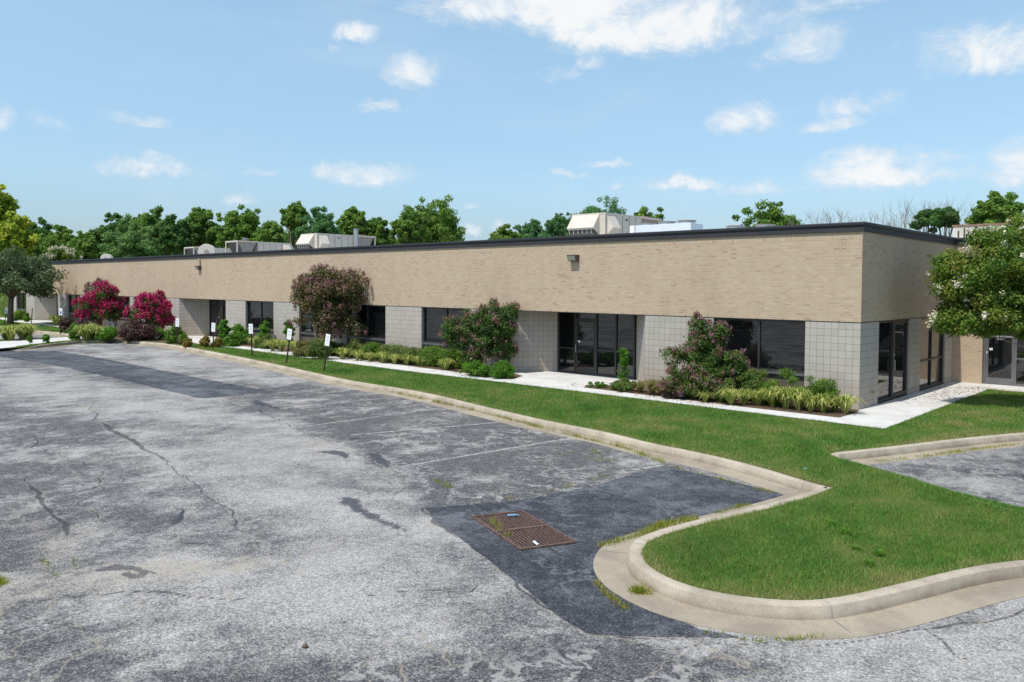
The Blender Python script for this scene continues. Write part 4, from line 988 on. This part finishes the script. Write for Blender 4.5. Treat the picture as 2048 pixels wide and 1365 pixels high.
# white crape myrtle at the right edge
tree('crape_myrtle', 4.3, 5.0, (3.5, 4.6, 3.85), (3.3, 2.6, 1.7), 420, .40, 130000, .10, 'l_white', 'large white-flowered crape myrtle at the right edge by the employee door', 'crape myrtle', 'crape myrtles planted along the building', tr=.05, bark='bark2', multi=4, flowers='f_white', nflow=250, fclump=.12, fsize=.06, aspect=.5, tiplimb=6, trunk=1.2, ymax=2.4, blobs=[(2000, 545, 100, 72), (1925, 580, 55, 55), (2085, 590, 100, 90), (1905, 645, 44, 16), (2000, 482, 60, 34), (2110, 490, 100, 60), (2180, 560, 100, 90), (1900, 535, 36, 30), (1985, 640, 80, 34), (2030, 452, 40, 16), (2120, 660, 80, 30)])
# round tree far left
x, y = gz(21, 651); c_, rx, rz = crown_at(28, 556, 84, 54, x, y)
tree('ornamental_pear_tree', x, y, c_, (rx, rx*.9, rz), 110, .85, 24000, .2, 'l_grey', 'round grey-green tree with single trunk on the far left lawn', 'tree', tr=.22, bot=-.55, bark='bark')

# background trees: (px centre, px top, px half width, depth, leaf, label)
BG = [
 (-8, 368, 42, 92, 'l_yel', 'tall yellow-green tree cut by the left edge of the photo'),
 (28, 428, 46, 88, 'l_yel', 'yellow-green tree with golden tips behind the round grey-green tree'),
 (75, 438, 42, 120, 'l_dark', 'dark tree just right of the yellow-green trees'),
 (118, 454, 36, 112, 'l_syc', 'mid-green tree between the dark one and the low gap in the tree line'),
 (165, 464, 30, 108, 'l_syc', 'low rounded green tree at the dip in the tree line'),
 (228, 430, 42, 120, 'l_dark', 'dark tree left behind the pale feathery tree'),
 (262, 438, 56, 104, 'l_pale', 'pale feathery light green tree in front of the dark ones'),
 (300, 416, 42, 122, 'l_syc', 'dark-topped green tree right behind the pale feathery tree'),
 (352, 426, 38, 116, 'l_dark', 'dark green tree above the leftmost air handler'),
 (400, 418, 40, 122, 'l_syc', 'open-crowned sycamore left of the broad round sycamore'),
 (484, 407, 50, 118, 'l_syc', 'broad round sycamore above the open-coil air handler'),
 (540, 442, 28, 112, 'l_syc', 'low green tree right of the broad round sycamore'),
 (590, 404, 27, 126, 'l_syc', 'narrow tall sycamore above the round fine-leaved tree'),
 (636, 418, 44, 108, 'l_blue', 'round bluish-green fine-leaved tree above the hooded air handler'),
 (704, 416, 32, 118, 'l_syc', 'tall sycamore above the grey flue pipe'),
 (750, 434, 36, 120, 'l_syc', 'low sycamore between the flue pipe and the big sycamore'),
 (815, 420, 36, 114, 'l_syc', 'left shoulder sycamore of the tall pair beside the sky gap'),
 (862, 394, 62, 120, 'l_syc', 'tallest spreading sycamore left of the wide gap of sky'),
 (1012, 452, 34, 122, 'l_syc', 'small green tree low behind the roof right of the sky gap'),
 (1068, 436, 40, 122, 'l_blue', 'bluish-green tree left of the large air handler'),
 (1120, 424, 32, 130, 'l_blue', 'bluish-green tree touching the left side of the large air handler'),
 (1195, 392, 58, 124, 'l_blue', 'broad tree rising directly behind the large air handler'),
 (1292, 413, 38, 124, 'l_syc', 'small-topped tree right behind the large air handler'),
 (1542, 397, 68, 96, 'l_syc', 'single broad sycamore behind the roof left of the corner'),
 (1855, 412, 24, 92, 'l_dark', 'dark tree with dead twigs just right of the building corner'),
 (1888, 414, 20, 94, 'l_dark', 'second dark tree with dead twigs right of the building corner'),
 (1992, 386, 46, 88, 'l_syc', 'pointed green tree above the white-flowered crape myrtle'),
 (2075, 440, 40, 100, 'l_syc', 'green tree at the right edge behind the white-flowered crape myrtle'),
]
for i, (px, top, hw, D, lm, lab) in enumerate(BG):
    c_top = gd(px, top+4, D); rx = hw*D/FPX*1.12; base = gd(px, 540, D); H = c_top[2]
    rz = min(rx*.95, H*.42); cz = H-rz*.98
    small = lm in ('l_blue', 'l_pale')
    nc = 170 if not small else 160
    cl = max(.55, rx*.17)
    if 'dead twigs' in lab: nc, cl = 26, .55
    tree('broadleaf_tree', base[0], base[1], (base[0], base[1], cz), (rx, rx*.8, rz), nc, cl, 24000 if rx > 2.6 else 14000, .34 if not small else .26, lm, lab, 'tree', 'trees beyond the building', tr=.22, bot=-.95, tiplimb=9, trunk=H*.28)
# woodland mass behind the separate trees
def wood():
    C_, R_ = [], []
    for px0, px1, t0, n_ in ((-60, 200, 478, 90), (190, 420, 452, 120), (400, 700, 448, 130), (680, 905, 455, 90), (985, 1330, 462, 80)):
        for _ in range(n_):
            px = rng.uniform(px0, px1); top = t0+rng.uniform(0, 60)+6*math.sin(px*.05); D = rng.uniform(128, 142); p = gd(px, top, D); r = rng.uniform(.9, 1.7)
            C_.append((p[0], p[1], p[2]-r)); R_.append((r, r, r*.9))
    o = cloud('woodland', C_, R_, 150000, .42, M['l_dark'], None, aspect=.6, spread=1.5); tag(o, 'dark woodland mass filling in behind the separate trees beyond the roof', 'woodland', kind='stuff')
wood()
# tips: small separate leaf clumps give the ragged sycamore outline (part of each crown above)
# white crape myrtle beyond the far end of the roof
p_ = gd(118, 520, 96); tree('crape_myrtle', p_[0], p_[1], (p_[0], p_[1], gd(118, 516, 96)[2]-.2), (3.3, 2.0, 1.1), 40, .6, 6000, .22, 'l_white', 'low white-flowered crape myrtle showing over the far left roof edge', 'crape myrtle', None, tr=.1, flowers='f_white', nflow=130, fclump=.28, fsize=.14, multi=2)
# bare trees
def bare(px, top, D, label, w=2.0, seed=1):
    random.seed(seed); c_ = gd(px, top, D); t = empty('bare_tree', (c_[0], c_[1], 0)); tag(t, label, 'bare tree', 'leafless trees beyond the roof')
    H = c_[2]; mb = MB()
    def br(p, d, L, r, lv):
        q = p+d*L; mb.tube([p, p.lerp(q, .5)+Vector((random.uniform(-.05, .05), random.uniform(-.05, .05), 0))*L, q], [r, r*.8, r*.6], 4, caps=False)
        if lv == 0: return
        for _ in range(3 if lv > 1 else 3):
            nd = (d+Vector((random.uniform(-.75, .75), random.uniform(-.75, .75), random.uniform(-.1, .45)))).normalized(); br(q, nd, L*random.uniform(.6, .85), r*.6, lv-1)
    br(Vector((0, 0, 0)), Vector((0, 0, 1)), H*.42, .1, 0)
    for k in range(5):
        a = k*1.3+random.random(); br(Vector((0, 0, H*.42)), Vector((math.cos(a)*w*.25, math.sin(a)*w*.25, 1)).normalized(), H*.22, .045, 3)
    mb.build('trunk', M['bark'], t); random.seed(50+seed)
bare(1652, 414, 90, 'leafless grey tree left of the building corner', 2.0, 3)
bare(1700, 412, 92, 'second leafless tree just above the building corner', 2.4, 5)
bare(1765, 432, 92, 'low leafless tree right of the building corner', 2.4, 8)
bare(1832, 398, 93, 'leafless branches left of the two dark trees', 1.6, 11)
bare(1893, 398, 95, 'leafless branches above the two dark trees', 1.2, 14)

# ------------------------------------------------------------------ shrubs
def shrub(name, pxc, top, base, hw, lm, nl, ls, label, cat='shrub', group='shrubs in the planting beds', k=14, up=.0, aspect=.5, depth_k=.8, crf=.42, yw=None):
    x, y = gz(pxc, base)
    if yw is None and y > -1.1 and x > -43: yw = -.62
    if yw is not None: x, H = gy(pxc, top, yw); H *= 1.18; y = yw; D = depth(x, y); rx = hw*D/FPX; y2 = yw
    else: D = depth(x, y); H = (base-top)*D/FPX; rx = hw*D/FPX; y2 = y+rx*depth_k*.6; x = gy(pxc, base-(base-top)*.3, y2)[0]
    depth_k = min(depth_k, .55/rx) if yw is not None else depth_k
    t = empty(name, (x, y2, 0)); tag(t, label, cat, group)
    C_, R_ = clumps(int(k*1.5), 0, 0, H*.46, rx*.92, rx*depth_k*.8, H*.46, min(rx, H*.8)*crf, -.9)
    C_[:, 2] = np.maximum(C_[:, 2], H*.12)
    cloud('foliage', C_, R_, int(nl*1.5), ls, M[lm], t, up=up, aspect=aspect)
    mb = MB(); limbs(mb, (0, 0, 0), [C_[i] for i in range(min(6, k))], .012, .004, 5); mb.build('stem', M['bark'], t)
    return t
shrub('boxwood', 1560, 752, 803, 38, 'l_box', 5000, .055, 'bright spiky evergreen shrub left in the corner bed under the window', up=.7, aspect=.35, yw=-.75)
shrub('boxwood', 1614, 758, 803, 32, 'l_box', 3500, .055, 'evergreen shrub between two others in the corner bed', up=.6, aspect=.35, yw=-.65)
shrub('boxwood', 1655, 758, 804, 32, 'l_box', 4500, .055, 'rightmost evergreen shrub of the corner bed against the block pier', up=.6, aspect=.35, yw=-.65)
shrub('evergreen_shrub', 1508, 742, 792, 36, 'l_hedge', 7000, .055, 'loose yellow-green shrub right against the dusty pink crape myrtle')
shrub('evergreen_shrub', 1440, 756, 806, 44, 'l_hedge', 7000, .055, 'loose green shrub under the right side of the dusty pink crape myrtle', up=.4)
shrub('evergreen_shrub', 1370, 756, 800, 36, 'l_hedge', 5000, .055, 'loose green shrub under the left side of the dusty pink crape myrtle', up=.4)
shrub('pink_spirea', 1345, 782, 800, 22, 'l_purple', 2000, .05, 'low reddish spirea at the kerb side of the pink crape myrtle', aspect=.7)
shrub('flowering_weed', 1247, 694, 785, 12, 'l_bright', 2400, .06, 'tall slender green weed standing beside the front entrance', 'weed', None, k=26, depth_k=1, yw=-.95, crf=.5)
shrub('flowering_weed', 1247, 693, 735, 14, 'l_lir', 600, .045, 'pale seed head crowning the tall weed beside the front entrance', 'weed', None, k=10, depth_k=1) if False else None
shrub('groundcover', 1192, 766, 778, 26, 'l_bright', 900, .06, 'low creeping weeds at the left tip of the corner bed', 'groundcover', None, k=12)
shrub('groundcover', 1248, 760, 786, 42, 'l_hedge', 3600, .06, 'low green groundcover at the foot of the tall slender weed', 'groundcover', None, k=14)
shrub('groundcover', 958, 724, 757, 44, 'l_bright', 5000, .06, 'bright green groundcover left under the crape myrtle by the entrance', 'groundcover', None, k=16)
shrub('groundcover', 1003, 726, 760, 36, 'l_bright', 5000, .06, 'bright lime groundcover at the pavement edge left of the entrance', 'groundcover', None, k=16)
hedges = [(665, 'l_hedge'), (705, 'l_hedge'), (745, 'l_box'), (785, 'l_hedge'), (825, 'l_hedge'), (865, 'l_box'), (903, 'l_box')]
names = ['leftmost', 'second from the left', 'third from the left', 'middle', 'third from the right', 'second from the right', 'rightmost']
for ((px, lm), nm, tp_) in zip(hedges, names, (690, 687, 690, 694, 699, 698, 704)):
    shrub('evergreen_shrub', px, tp_, 700, 40, lm, 10000, .065, '%s of the low evergreen shrubs in the bed left of the entrance' % nm, group='low evergreen shrubs left of the entrance', k=34, yw=-.68)
shrub('dry_shrub', 606, 684, 716, 34, 'l_strap', 3600, .07, 'dry brownish shrub left below the tallest crape myrtle')
shrub('evergreen_shrub', 638, 682, 722, 32, 'l_hedge', 4400, .07, 'dark green shrub directly below the tallest crape myrtle')
shrub('evergreen_shrub', 535, 672, 700, 34, 'l_hedge', 4400, .08, 'brown-green shrub between the tall green shrubs')
for px, top, base, hw, lab in ((448, 634, 690, 16, 'tallest bright green shrub, left of the group by the narrow door'), (482, 655, 692, 22, 'wide bright green shrub, second of the group by the narrow door'), (528, 650, 694, 15, 'bright green shrub below the dark window'), (578, 641, 700, 12, 'tall leafy green shrub with a pointed top'), (462, 672, 695, 22, 'low lime-green shrub before the tall ones')):
    shrub('leafy_shrub', px, top, base, hw, 'l_bright', 3200, .12, lab, k=16)
shrub('round_shrub', 352, 655, 690, 26, 'l_box', 3600, .12, 'round yellow-green bush behind a parking sign')
for px, hw, lab in ((375, 12, 'leftmost small orange-tipped bush'), (410, 14, 'middle one of the three orange-tipped bushes'), (434, 13, 'rightmost orange-tipped bush beside a sign post')):
    shrub('barberry', px, 674, 696, hw, 'l_orange', 1800, .09, lab, group='orange-tipped bushes')
shrub('barberry', 276, 648, 686, 54, 'l_purple', 9000, .11, 'long purple-leaved barberry at the parking lot corner', k=44)
shrub('barberry', 176, 640, 676, 28, 'l_purple', 4500, .12, 'purple barberry below the left magenta crape myrtle', k=22)
shrub('barberry', 133, 634, 668, 18, 'l_purple', 3000, .12, 'leftmost purple barberry beside the white and blue sign', k=16)
shrub('leafy_shrub', 150, 644, 682, 14, 'l_bright', 2000, .13, 'bright green weedy shrub between two purple barberries')
shrub('leafy_shrub', 218, 655, 684, 24, 'l_bright', 3200, .13, 'bright green shrub below the left magenta crape myrtle')
shrub('leafy_shrub', 322, 652, 682, 14, 'l_bright', 1800, .12, 'bright green shrub right of the long purple barberry')
shrub('round_shrub', 42, 621, 641, 16, 'l_box', 3000, .16, 'clipped dark green bush at the far end of the building')
shrub('round_shrub', 28, 632, 643, 8, 'l_bright', 1200, .14, 'small lime bush left of the clipped dark bush')
shrub('round_shrub', 53, 634, 645, 8, 'l_bright', 1000, .14, 'small lime bush right of the clipped dark bush')
shrub('leafy_shrub', 60, 668, 690, 6, 'l_bright', 500, .1, 'thin leafy weed standing at the edge of the white footpath') 
shrub('leafy_shrub', 92, 666, 688, 8, 'l_bright', 800, .1, 'tall leafy weed in the middle of the white footpath edge')
shrub('leafy_shrub', 144, 655, 684, 7, 'l_bright', 900, .1, 'tallest leafy weed at the right end of the white footpath')
# twiggy dead shrub
x, y = gz(846, 725); t = empty('twiggy_shrub', (x, y+.4, 0)); tag(t, 'sparse twiggy shrub against the left edge of the window by the block pier', 'shrub')
mb = MB(); random.seed(21); C_ = []
for k in range(16): tp_ = (random.uniform(-.7, .4), random.uniform(-.2, .2), random.uniform(.6, 1.2)); C_.append(tp_)
limbs(mb, (0, 0, 0), C_, .012, .003, 5); mb.build('stem', M['bark'], t); cloud('foliage', C_, np.full((16, 3), .12), 350, .05, M['l_grey'], t)

# strap-leaved clumps
def tuft_mesh(name, n, L, h, m, spread=1.0, w=.014):
    V = []; T = []; F = []
    for i in range(n):
        a = random.uniform(0, 2*math.pi); b_ = random.random()**.6*spread; l = L*random.uniform(.6, 1.1); r0 = random.uniform(0, .06)
        p0 = np.array([math.cos(a)*r0, math.sin(a)*r0, 0]); out = np.array([math.cos(a), math.sin(a), 0]); sd = np.array([-math.sin(a), math.cos(a), 0])*w/2
        hh = h*random.uniform(.65, 1.1); pts = [p0, p0+out*l*.28*b_+np.array([0, 0, hh*.6]), p0+out*l*.65*b_+np.array([0, 0, hh*(1.0-.12*b_)]), p0+out*l*b_+np.array([0, 0, hh*(1.05-.55*b_*b_)])]
        ws = [1, 1.1, .8, .15]; k = len(V)
        for p, q in zip(pts, ws): V += [p-sd*q, p+sd*q]
        for j in range(3): F.append((k+2*j, k+2*j+1, k+2*j+3, k+2*j+2))
        T += [random.random()]*8
    o = fastmesh(name, V, F, m, None, tint=T); return o
random.seed(4)
lir = [tuft_mesh('liriope', 190, .52, .44, M['l_lir'], w=.018) for _ in range(3)]
strap = tuft_mesh('ornamental_grass', 260, .5, .42, M['l_strap'])
used = set()
def put(src, px, base, sc, label, cat, group, dy=0.0, zz=.02):
    o = src if src.name not in used else src.copy()
    if src.name not in used: used.add(src.name)
    else: COL.objects.link(o)
    x, y = gz(px, base); o.location = (x, y+dy, zz); o.rotation_euler = (0, 0, random.uniform(0, 6.28)); o.scale = (sc, sc, sc*random.uniform(.9, 1.1))
    tag(o, label, cat, group)
GL = 'yellow-striped liriope clumps edging the beds'
row1 = [1462, 1488, 1516, 1545, 1572, 1598, 1622, 1645, 1668, 1690]
ordn = ['first', 'second', 'third', 'fourth', 'fifth', 'sixth', 'seventh', 'eighth', 'ninth', 'tenth', 'eleventh']
for i, px in enumerate(row1):
    put(lir[i % 3], px, 809+(px-1465)*.083+random.uniform(-3.5, 2.5), random.uniform(.95, 1.35), '%s from the left of the striped liriope clumps in the corner bed' % ordn[i].capitalize(), 'liriope', GL)
put(lir[1], 1410, 806, .7, 'small striped liriope clump just left of the corner bed row', 'liriope', GL)
row2 = [(715, 722), (740, 724), (765, 727), (790, 729), (815, 731), (838, 733), (893, 741)]
for i, (px, b_) in enumerate(row2): put(lir[(i+1) % 3], px, b_, 1.0, '%s from the left of the striped liriope clumps before the low evergreen shrubs' % ordn[i].capitalize(), 'liriope', GL)
row3 = [(510, 697), (545, 703), (562, 704), (590, 708), (620, 713), (685, 719)]
for i, (px, b_) in enumerate(row3): put(lir[i % 3], px, b_, 1.3, '%s from the left of the striped liriope clumps below the tallest crape myrtle' % ordn[i].capitalize(), 'liriope', GL)
row4 = [(12, 681), (22, 682), (44, 680), (56, 679), (170, 682), (182, 680), (203, 681), (112, 652)]
for i, (px, b_) in enumerate(row4): put(lir[i % 3], px, b_, 2.0, '%s of the yellow liriope clumps around the white footpath' % ordn[i].capitalize(), 'liriope', GL)
for i, (px, b_, s_) in enumerate(((1280, 786, .9), (1305, 790, 1.0), (1322, 792, .9))): put(strap, px, b_, s_, '%s reddish ornamental grass clump left of the dusty pink crape myrtle' % ['left', 'middle', 'right'][i], 'ornamental grass', 'reddish grass clumps')
# seed head of the tall weed
# ------------------------------------------------------------------ grass
def blades(P, h, w, base, tint):
    n = len(P); a = rng.uniform(0, 2*math.pi, n); ln = rng.normal(size=(n, 2))*.45
    z0 = base; H = h*(.55+.75*rng.random(n)); W = w*(.6+.8*rng.random(n))
    dx = np.cos(a)*W/2; dy = np.sin(a)*W/2
    v0 = np.c_[P[:, 0]-dx, P[:, 1]-dy, z0-.01]; v1 = np.c_[P[:, 0]+dx, P[:, 1]+dy, z0-.01]
    v2 = np.c_[P[:, 0]+ln[:, 0]*H, P[:, 1]+ln[:, 1]*H, z0+H]
    V = np.stack([v0, v1, v2], 1).reshape(-1, 3); return V, np.repeat(tint, 3)
def lawn_blades():
    ex = [walk_poly, bed_r, bed_l, bed_f, bed_c, path_poly]
    Vs, Ts = [], []
    for (x0, x1, y0, y1, den, h, w) in ((1, 7.6, -16, -7.2, 3600, .055, .009), (-6, 14, -9.5, 8, 1500, .065, .012), (-20, -6, -8, -2, 900, .065, .016), (-47, -20, -6, -1.5, 420, .075, .03), (-84, -47, -7, 0, 130, .09, .06), (-110, -78, -8, 30, 40, .15, .15), (-47, -39.5, -12.5, -4, 150, .08, .05)):
        n = int((x1-x0)*(y1-y0)*den); P = np.c_[rng.uniform(x0, x1, n), rng.uniform(y0, y1, n)]
        if x0 == -6: P = P[~((P[:, 0] > 1) & (P[:, 0] < 7.6) & (P[:, 1] < -7.2))]
        P = P[inside(P, lawn_poly)]
        for e in ex: P = P[~inside(P, e)]
        P = P[~((P[:, 0] > XL) & (P[:, 0] < 0) & (P[:, 1] > -.02))]; P = P[~((P[:, 0] >= 0) & (P[:, 1] > 9.3))]
        if not len(P): continue
        d = pldist(P, full); dry = np.exp(-(d/.25)**2)*.35
        t = .46+.34*snoise(P, 1.1, 1)+.30*snoise(P, 3.8, 2)+.2*snoise(P, 9, 3)+dry+rng.normal(size=len(P))*.2
        t += .22*np.exp(-(((P[:, 0]-3.2)/2.2)**2+((P[:, 1]-0)/4)**2))
        t += np.clip(snoise(P, .8, 8)-.12, 0, 1)*.9*(P[:, 1] < -6)+np.clip(snoise(P, 2.2, 9)-.2, 0, 1)*.4
        hh = .85*h*(1+.5*snoise(P, 2.5, 5)+.3*snoise(P, 8, 6))
        V, T = blades(P, hh, w, mound(P), np.clip(t, 0, 1)); Vs.append(V); Ts.append(T)
    V = np.concatenate(Vs); T = np.concatenate(Ts)
    o = fastmesh('grass', V, np.arange(len(V)).reshape(-1, 3), M['grass'], None, tint=T); tag(o, 'mown green grass of the lawn and island', 'grass', kind='stuff')
lawn_blades()
# weeds in gutter seams and pavement cracks
def weeds():
    Vs, Ts = [], []
    def line(pts, n, s=.05, h=.06, lo=0.0, z=ZL+.003):
        h *= 1.25
        P = np.array([gz(x, y, ZL) for x, y in pts]); sg = np.r_[0, np.cumsum(np.linalg.norm(np.diff(P, axis=0), axis=1))]
        c_ = rng.uniform(0, sg[-1], max(3, n//12)); u = rng.choice(c_, n)+rng.normal(size=n)*.06; u = np.clip(u, 0, sg[-1])
        Q = np.c_[np.interp(u, sg, P[:, 0]), np.interp(u, sg, P[:, 1])]+rng.normal(size=(n, 2))*s
        V, T = blades(Q, h, .012, np.full(n, z), np.clip(rng.random(n)*.8+lo, 0, 1)); Vs.append(V); Ts.append(T)
    line([(575, 737), (700, 767), (860, 803), (960, 826), (1100, 862), (1250, 898), (1330, 928)], 2600, .035, .085)
    line([(1290, 1068), (1330, 1052), (1390, 1040)], 900, .07, .06)
    line([(1200, 1095), (1260, 1078), (1300, 1065)], 400, .05, .05)
    line([(1400, 1035), (1450, 1023), (1500, 1010)], 250, .04, .04)
    line([(1190, 1165), (1225, 1200), (1255, 1220)], 260, .03, .04, .2)
    line([(1270, 1185), (1290, 1188)], 260, .04, .07)
    line([(1380, 1262), (1520, 1285), (1650, 1275)], 160, .02, .035)
    line([(1750, 925), (1850, 915), (1950, 900), (2040, 890)], 700, .05, .05)
    line([(1100, 916), (1180, 900), (1200, 908)], 80, .05, .04)
    line([(1230, 948), (1100, 982), (1000, 1000)], 120, .03, .04, .2)
    line([(1180, 918), (1250, 925)], 90, .08, .03, .3)
    line([(870, 962), (900, 975)], 80, .04, .06)
    line([(1330, 930), (1450, 962), (1560, 990)], 250, .04, .04)
    line([(150, 1120), (165, 1215), (85, 1118)], 60, .03, .04)
    line([(-2, 1165), (3, 1172)], 120, .04, .07)
    line([(985, 1048), (1000, 1066), (1030, 1083)], 70, .03, .09)
    line([(60, 700), (130, 692), (200, 688)], 200, .1, .1)
    V = np.concatenate(Vs); T = np.concatenate(Ts)
    o = fastmesh('weeds', V, np.arange(len(V)).reshape(-1, 3), M['weed'], None, tint=T); tag(o, 'yellow-green weeds growing in the gutter seams and pavement cracks', 'weeds', kind='stuff')
weeds()
def fallen():
    Vs, Ts = [], []
    for cx_, cy_, sx_, sy_, n_ in ((.9, 5.6, .5, 1.6, 420), (1.6, 7.6, .9, .5, 260), (-4.6, -1.95, .9, .16, 160), (-13.8, -1.8, 1.0, .15, 120), (-23.5, -1.6, 2.2, .25, 420), (-8.6, -1.2, .8, .25, 60)):
        C_ = np.c_[rng.normal(cx_, sx_, n_), rng.normal(cy_, sy_, n_), np.full(n_, .017)]; C_ = C_[inside(C_[:, :2], walk_poly)]
        a = rng.uniform(0, 6.28, len(C_)); s_ = rng.uniform(.02, .045, len(C_)); u = np.c_[np.cos(a)*s_, np.sin(a)*s_, rng.uniform(-.002, .008, len(C_))]; v = np.c_[-np.sin(a)*s_*.6, np.cos(a)*s_*.6, rng.uniform(-.002, .008, len(C_))]
        Vs.append(np.stack([C_-u, C_+v, C_+u, C_-v], 1).reshape(-1, 3)); Ts.append(np.repeat(rng.random(len(C_)), 4))
    V = np.concatenate(Vs); o = fastmesh('fallen_leaves', V, quads(len(V)), M['l_dry'], None, tint=np.concatenate(Ts)); tag(o, 'brown fallen petals and leaves scattered on the pale sidewalk', 'fallen leaves', kind='stuff')
M['l_dry'] = leafmat('dry_leaves', G((96, 70, 50), (140, 104, 76), (170, 140, 104)), .1)
fallen()
# coarse grass tufts in the island lawn
tft = tuft_mesh('grass_tuft', 90, .2, .13, M['l_bright'], w=.009)
for i, (px, py) in enumerate(((1662, 1052), (1712, 1100), (1760, 1112), (1738, 1132), (1688, 1070))):
    put(tft, px, py, random.uniform(.5, .8), '%s of the coarse bright grass tufts standing out in the island lawn' % ordn[i].capitalize(), 'grass tuft', 'coarse tufts in the island lawn', zz=-.01)
# low concrete wall past the far end
o = MB().box(-1.4, 1.4, -.15, .15, 0, .55).build('low_wall', M['curb_dark'], bevel=.02); x, y = gz(6, 637); o.location = (x, y+1, 0); tag(o, 'low dark retaining wall at the far left edge beyond the sign', 'low wall')

# ------------------------------------------------------------------ light and sky
L = np.array([0.046, 0.513, -1.0]); L /= np.linalg.norm(L)
sun = bpy.data.objects.new('sun', bpy.data.lights.new('sun', 'SUN')); COL.objects.link(sun)
sun.data.energy = 3.0; sun.data.angle = math.radians(.53); sun.data.color = (1, .965, .91)
sun.rotation_euler = Vector(L).to_track_quat('-Z', 'Y').to_euler(); sun.location = (0, -10, 30)
W = bpy.data.worlds.new('World'); S.world = W; W.use_nodes = True; nt = W.node_tree; n = NT(nt)
bgn = nt.nodes['Background']
sky = n.node('ShaderNodeTexSky', sky_type='NISHITA'); sky.sun_disc = False
el = math.asin(-L[2]); sky.sun_elevation = el; sky.sun_rotation = math.atan2(-L[0], -L[1])
sky.air_density = 1.0; sky.dust_density = .6; sky.ozone_density = 2.0; sky.altitude = 50
d = n.coord('Generated')
sx = n.node('ShaderNodeSeparateXYZ'); n.put(sx.inputs[0], d)
az = n.math('ARCTAN2', sx.outputs[0], sx.outputs[1]); eln = n.math('ARCSINE', sx.outputs[2])
clouds = [(1130, 20, 260, 72, 1.35), (1330, 62, 210, 66, 1.3), (1010, 40, 110, 40, .8), (818, 152, 58, 38, .95), (712, 72, 42, 18, .9), (672, 108, 26, 12, .6), (757, 219, 48, 15, .85), (280, 245, 52, 16, .75), (312, 344, 80, 23, 1.05), (732, 354, 84, 24, .9), (482, 404, 34, 15, .9), (1590, 112, 95, 36, .8), (1500, 243, 80, 30, .85), (1730, 214, 72, 26, .8), (1655, 256, 52, 18, .7), (1765, 352, 130, 36, 1.2), (1358, 372, 72, 14, .95), (1522, 382, 62, 18, .75), (1212, 331, 42, 9, .8), (1142, 351, 30, 9, .7), (1985, 112, 125, 50, 1.15), (2040, 350, 60, 45, .8), (1108, 152, 40, 17, .7), (1190, 131, 38, 16, .6), (1225, 371, 15, 8, .7), (945, 410, 14, 6, .6), (1008, 450, 22, 12, .7), (936, 466, 24, 14, .75), (515, 350, 34, 9, .5), (5, 245, 18, 24, .8), (92, 250, 34, 16, .5), (1620, 372, 40, 12, .6), (1430, 20, 120, 40, .7), (1640, 10, 120, 22, .5), (2050, 60, 80, 25, .5), (-200, 200, 120, 40, .8), (2300, 200, 160, 60, .8)]
wv = n.scale(d, (1, 1, 1.7)); n1 = n.noise(wv, 11, 10, .68, .6); n2 = n.noise(wv, 34, 8, .7, .3)
wp = n.math('SUBTRACT', n.noise(d, 22, 6, .65), .5); wq = n.math('SUBTRACT', n.noise(n.scale(d, (1, 1, 1), loc=(7, 3, 1)), 22, 6, .65), .5)
az = n.math('ADD', az, n.math('MULTIPLY', wp, .05)); elw = n.math('ADD', eln, n.math('MULTIPLY', wq, .035))
acc = None
for cx_, cy_, sa, se, k in clouds:
    v = ray(cx_, cy_); v = v/np.linalg.norm(v); a0 = math.atan2(v[0], v[1]); e0 = math.asin(v[2])
    A = n.math('DIVIDE', n.math('SUBTRACT', az, a0), sa/FPX); E = n.math('DIVIDE', n.math('SUBTRACT', elw, e0), se*1.15/FPX)
    E2 = n.math('MULTIPLY', E, n.math('ADD', 1.0, n.math('MULTIPLY', n.math('LESS_THAN', E, 0), .8)))
    r2 = n.math('ADD', n.math('MULTIPLY', A, A), n.math('MULTIPLY', E2, E2))
    g_ = n.math('MULTIPLY', n.math('SUBTRACT', 1.0, n.math('MULTIPLY', r2, .55)), k)
    acc = g_ if acc is None else n.math('MAXIMUM', acc, g_)
acc = n.math('MAXIMUM', acc, -.4)
dens = n.math('ADD', acc, n.math('MULTIPLY', n.math('SUBTRACT', n1, .5), 3.0))
dens = n.math('ADD', dens, n.math('MULTIPLY', n.math('SUBTRACT', n2, .5), .9))
mask = n.math('MULTIPLY', n.step(dens, .05, 1.3), .93)
wisp = n.math('MULTIPLY', n.step(n.noise(n.scale(d, (1, 1, 3.5)), 3.0, 7, .6), .48, .75), .22)
mask = n.math('MAXIMUM', mask, wisp)
skyc = n.mix(1.0, sky.outputs[0], n.ramp(n.math('MULTIPLY', eln, 2.0), [(0.0, (.36, .43, .53)), (.12, (.46, .51, .58)), (.25, (.65, .69, .69)), (.6, (.98, 1.0, .86)), (1.0, (1.0, 1.0, .9))]), 'MULTIPLY')
cc = n.mix(n.step(dens, .4, 1.5), (3.2, 3.65, 4.1), (4.4, 4.42, 4.4))
n.put(bgn.inputs[0], n.mix(mask, skyc, cc)); bgn.inputs[1].default_value = .15
S.view_settings.view_transform = 'Standard'; S.view_settings.look = 'None'; S.view_settings.gamma = 1.0; S.view_settings.exposure = 0.55
try: S.view_settings.use_curve_mapping = False
except Exception: pass
S.cycles.max_bounces = 6
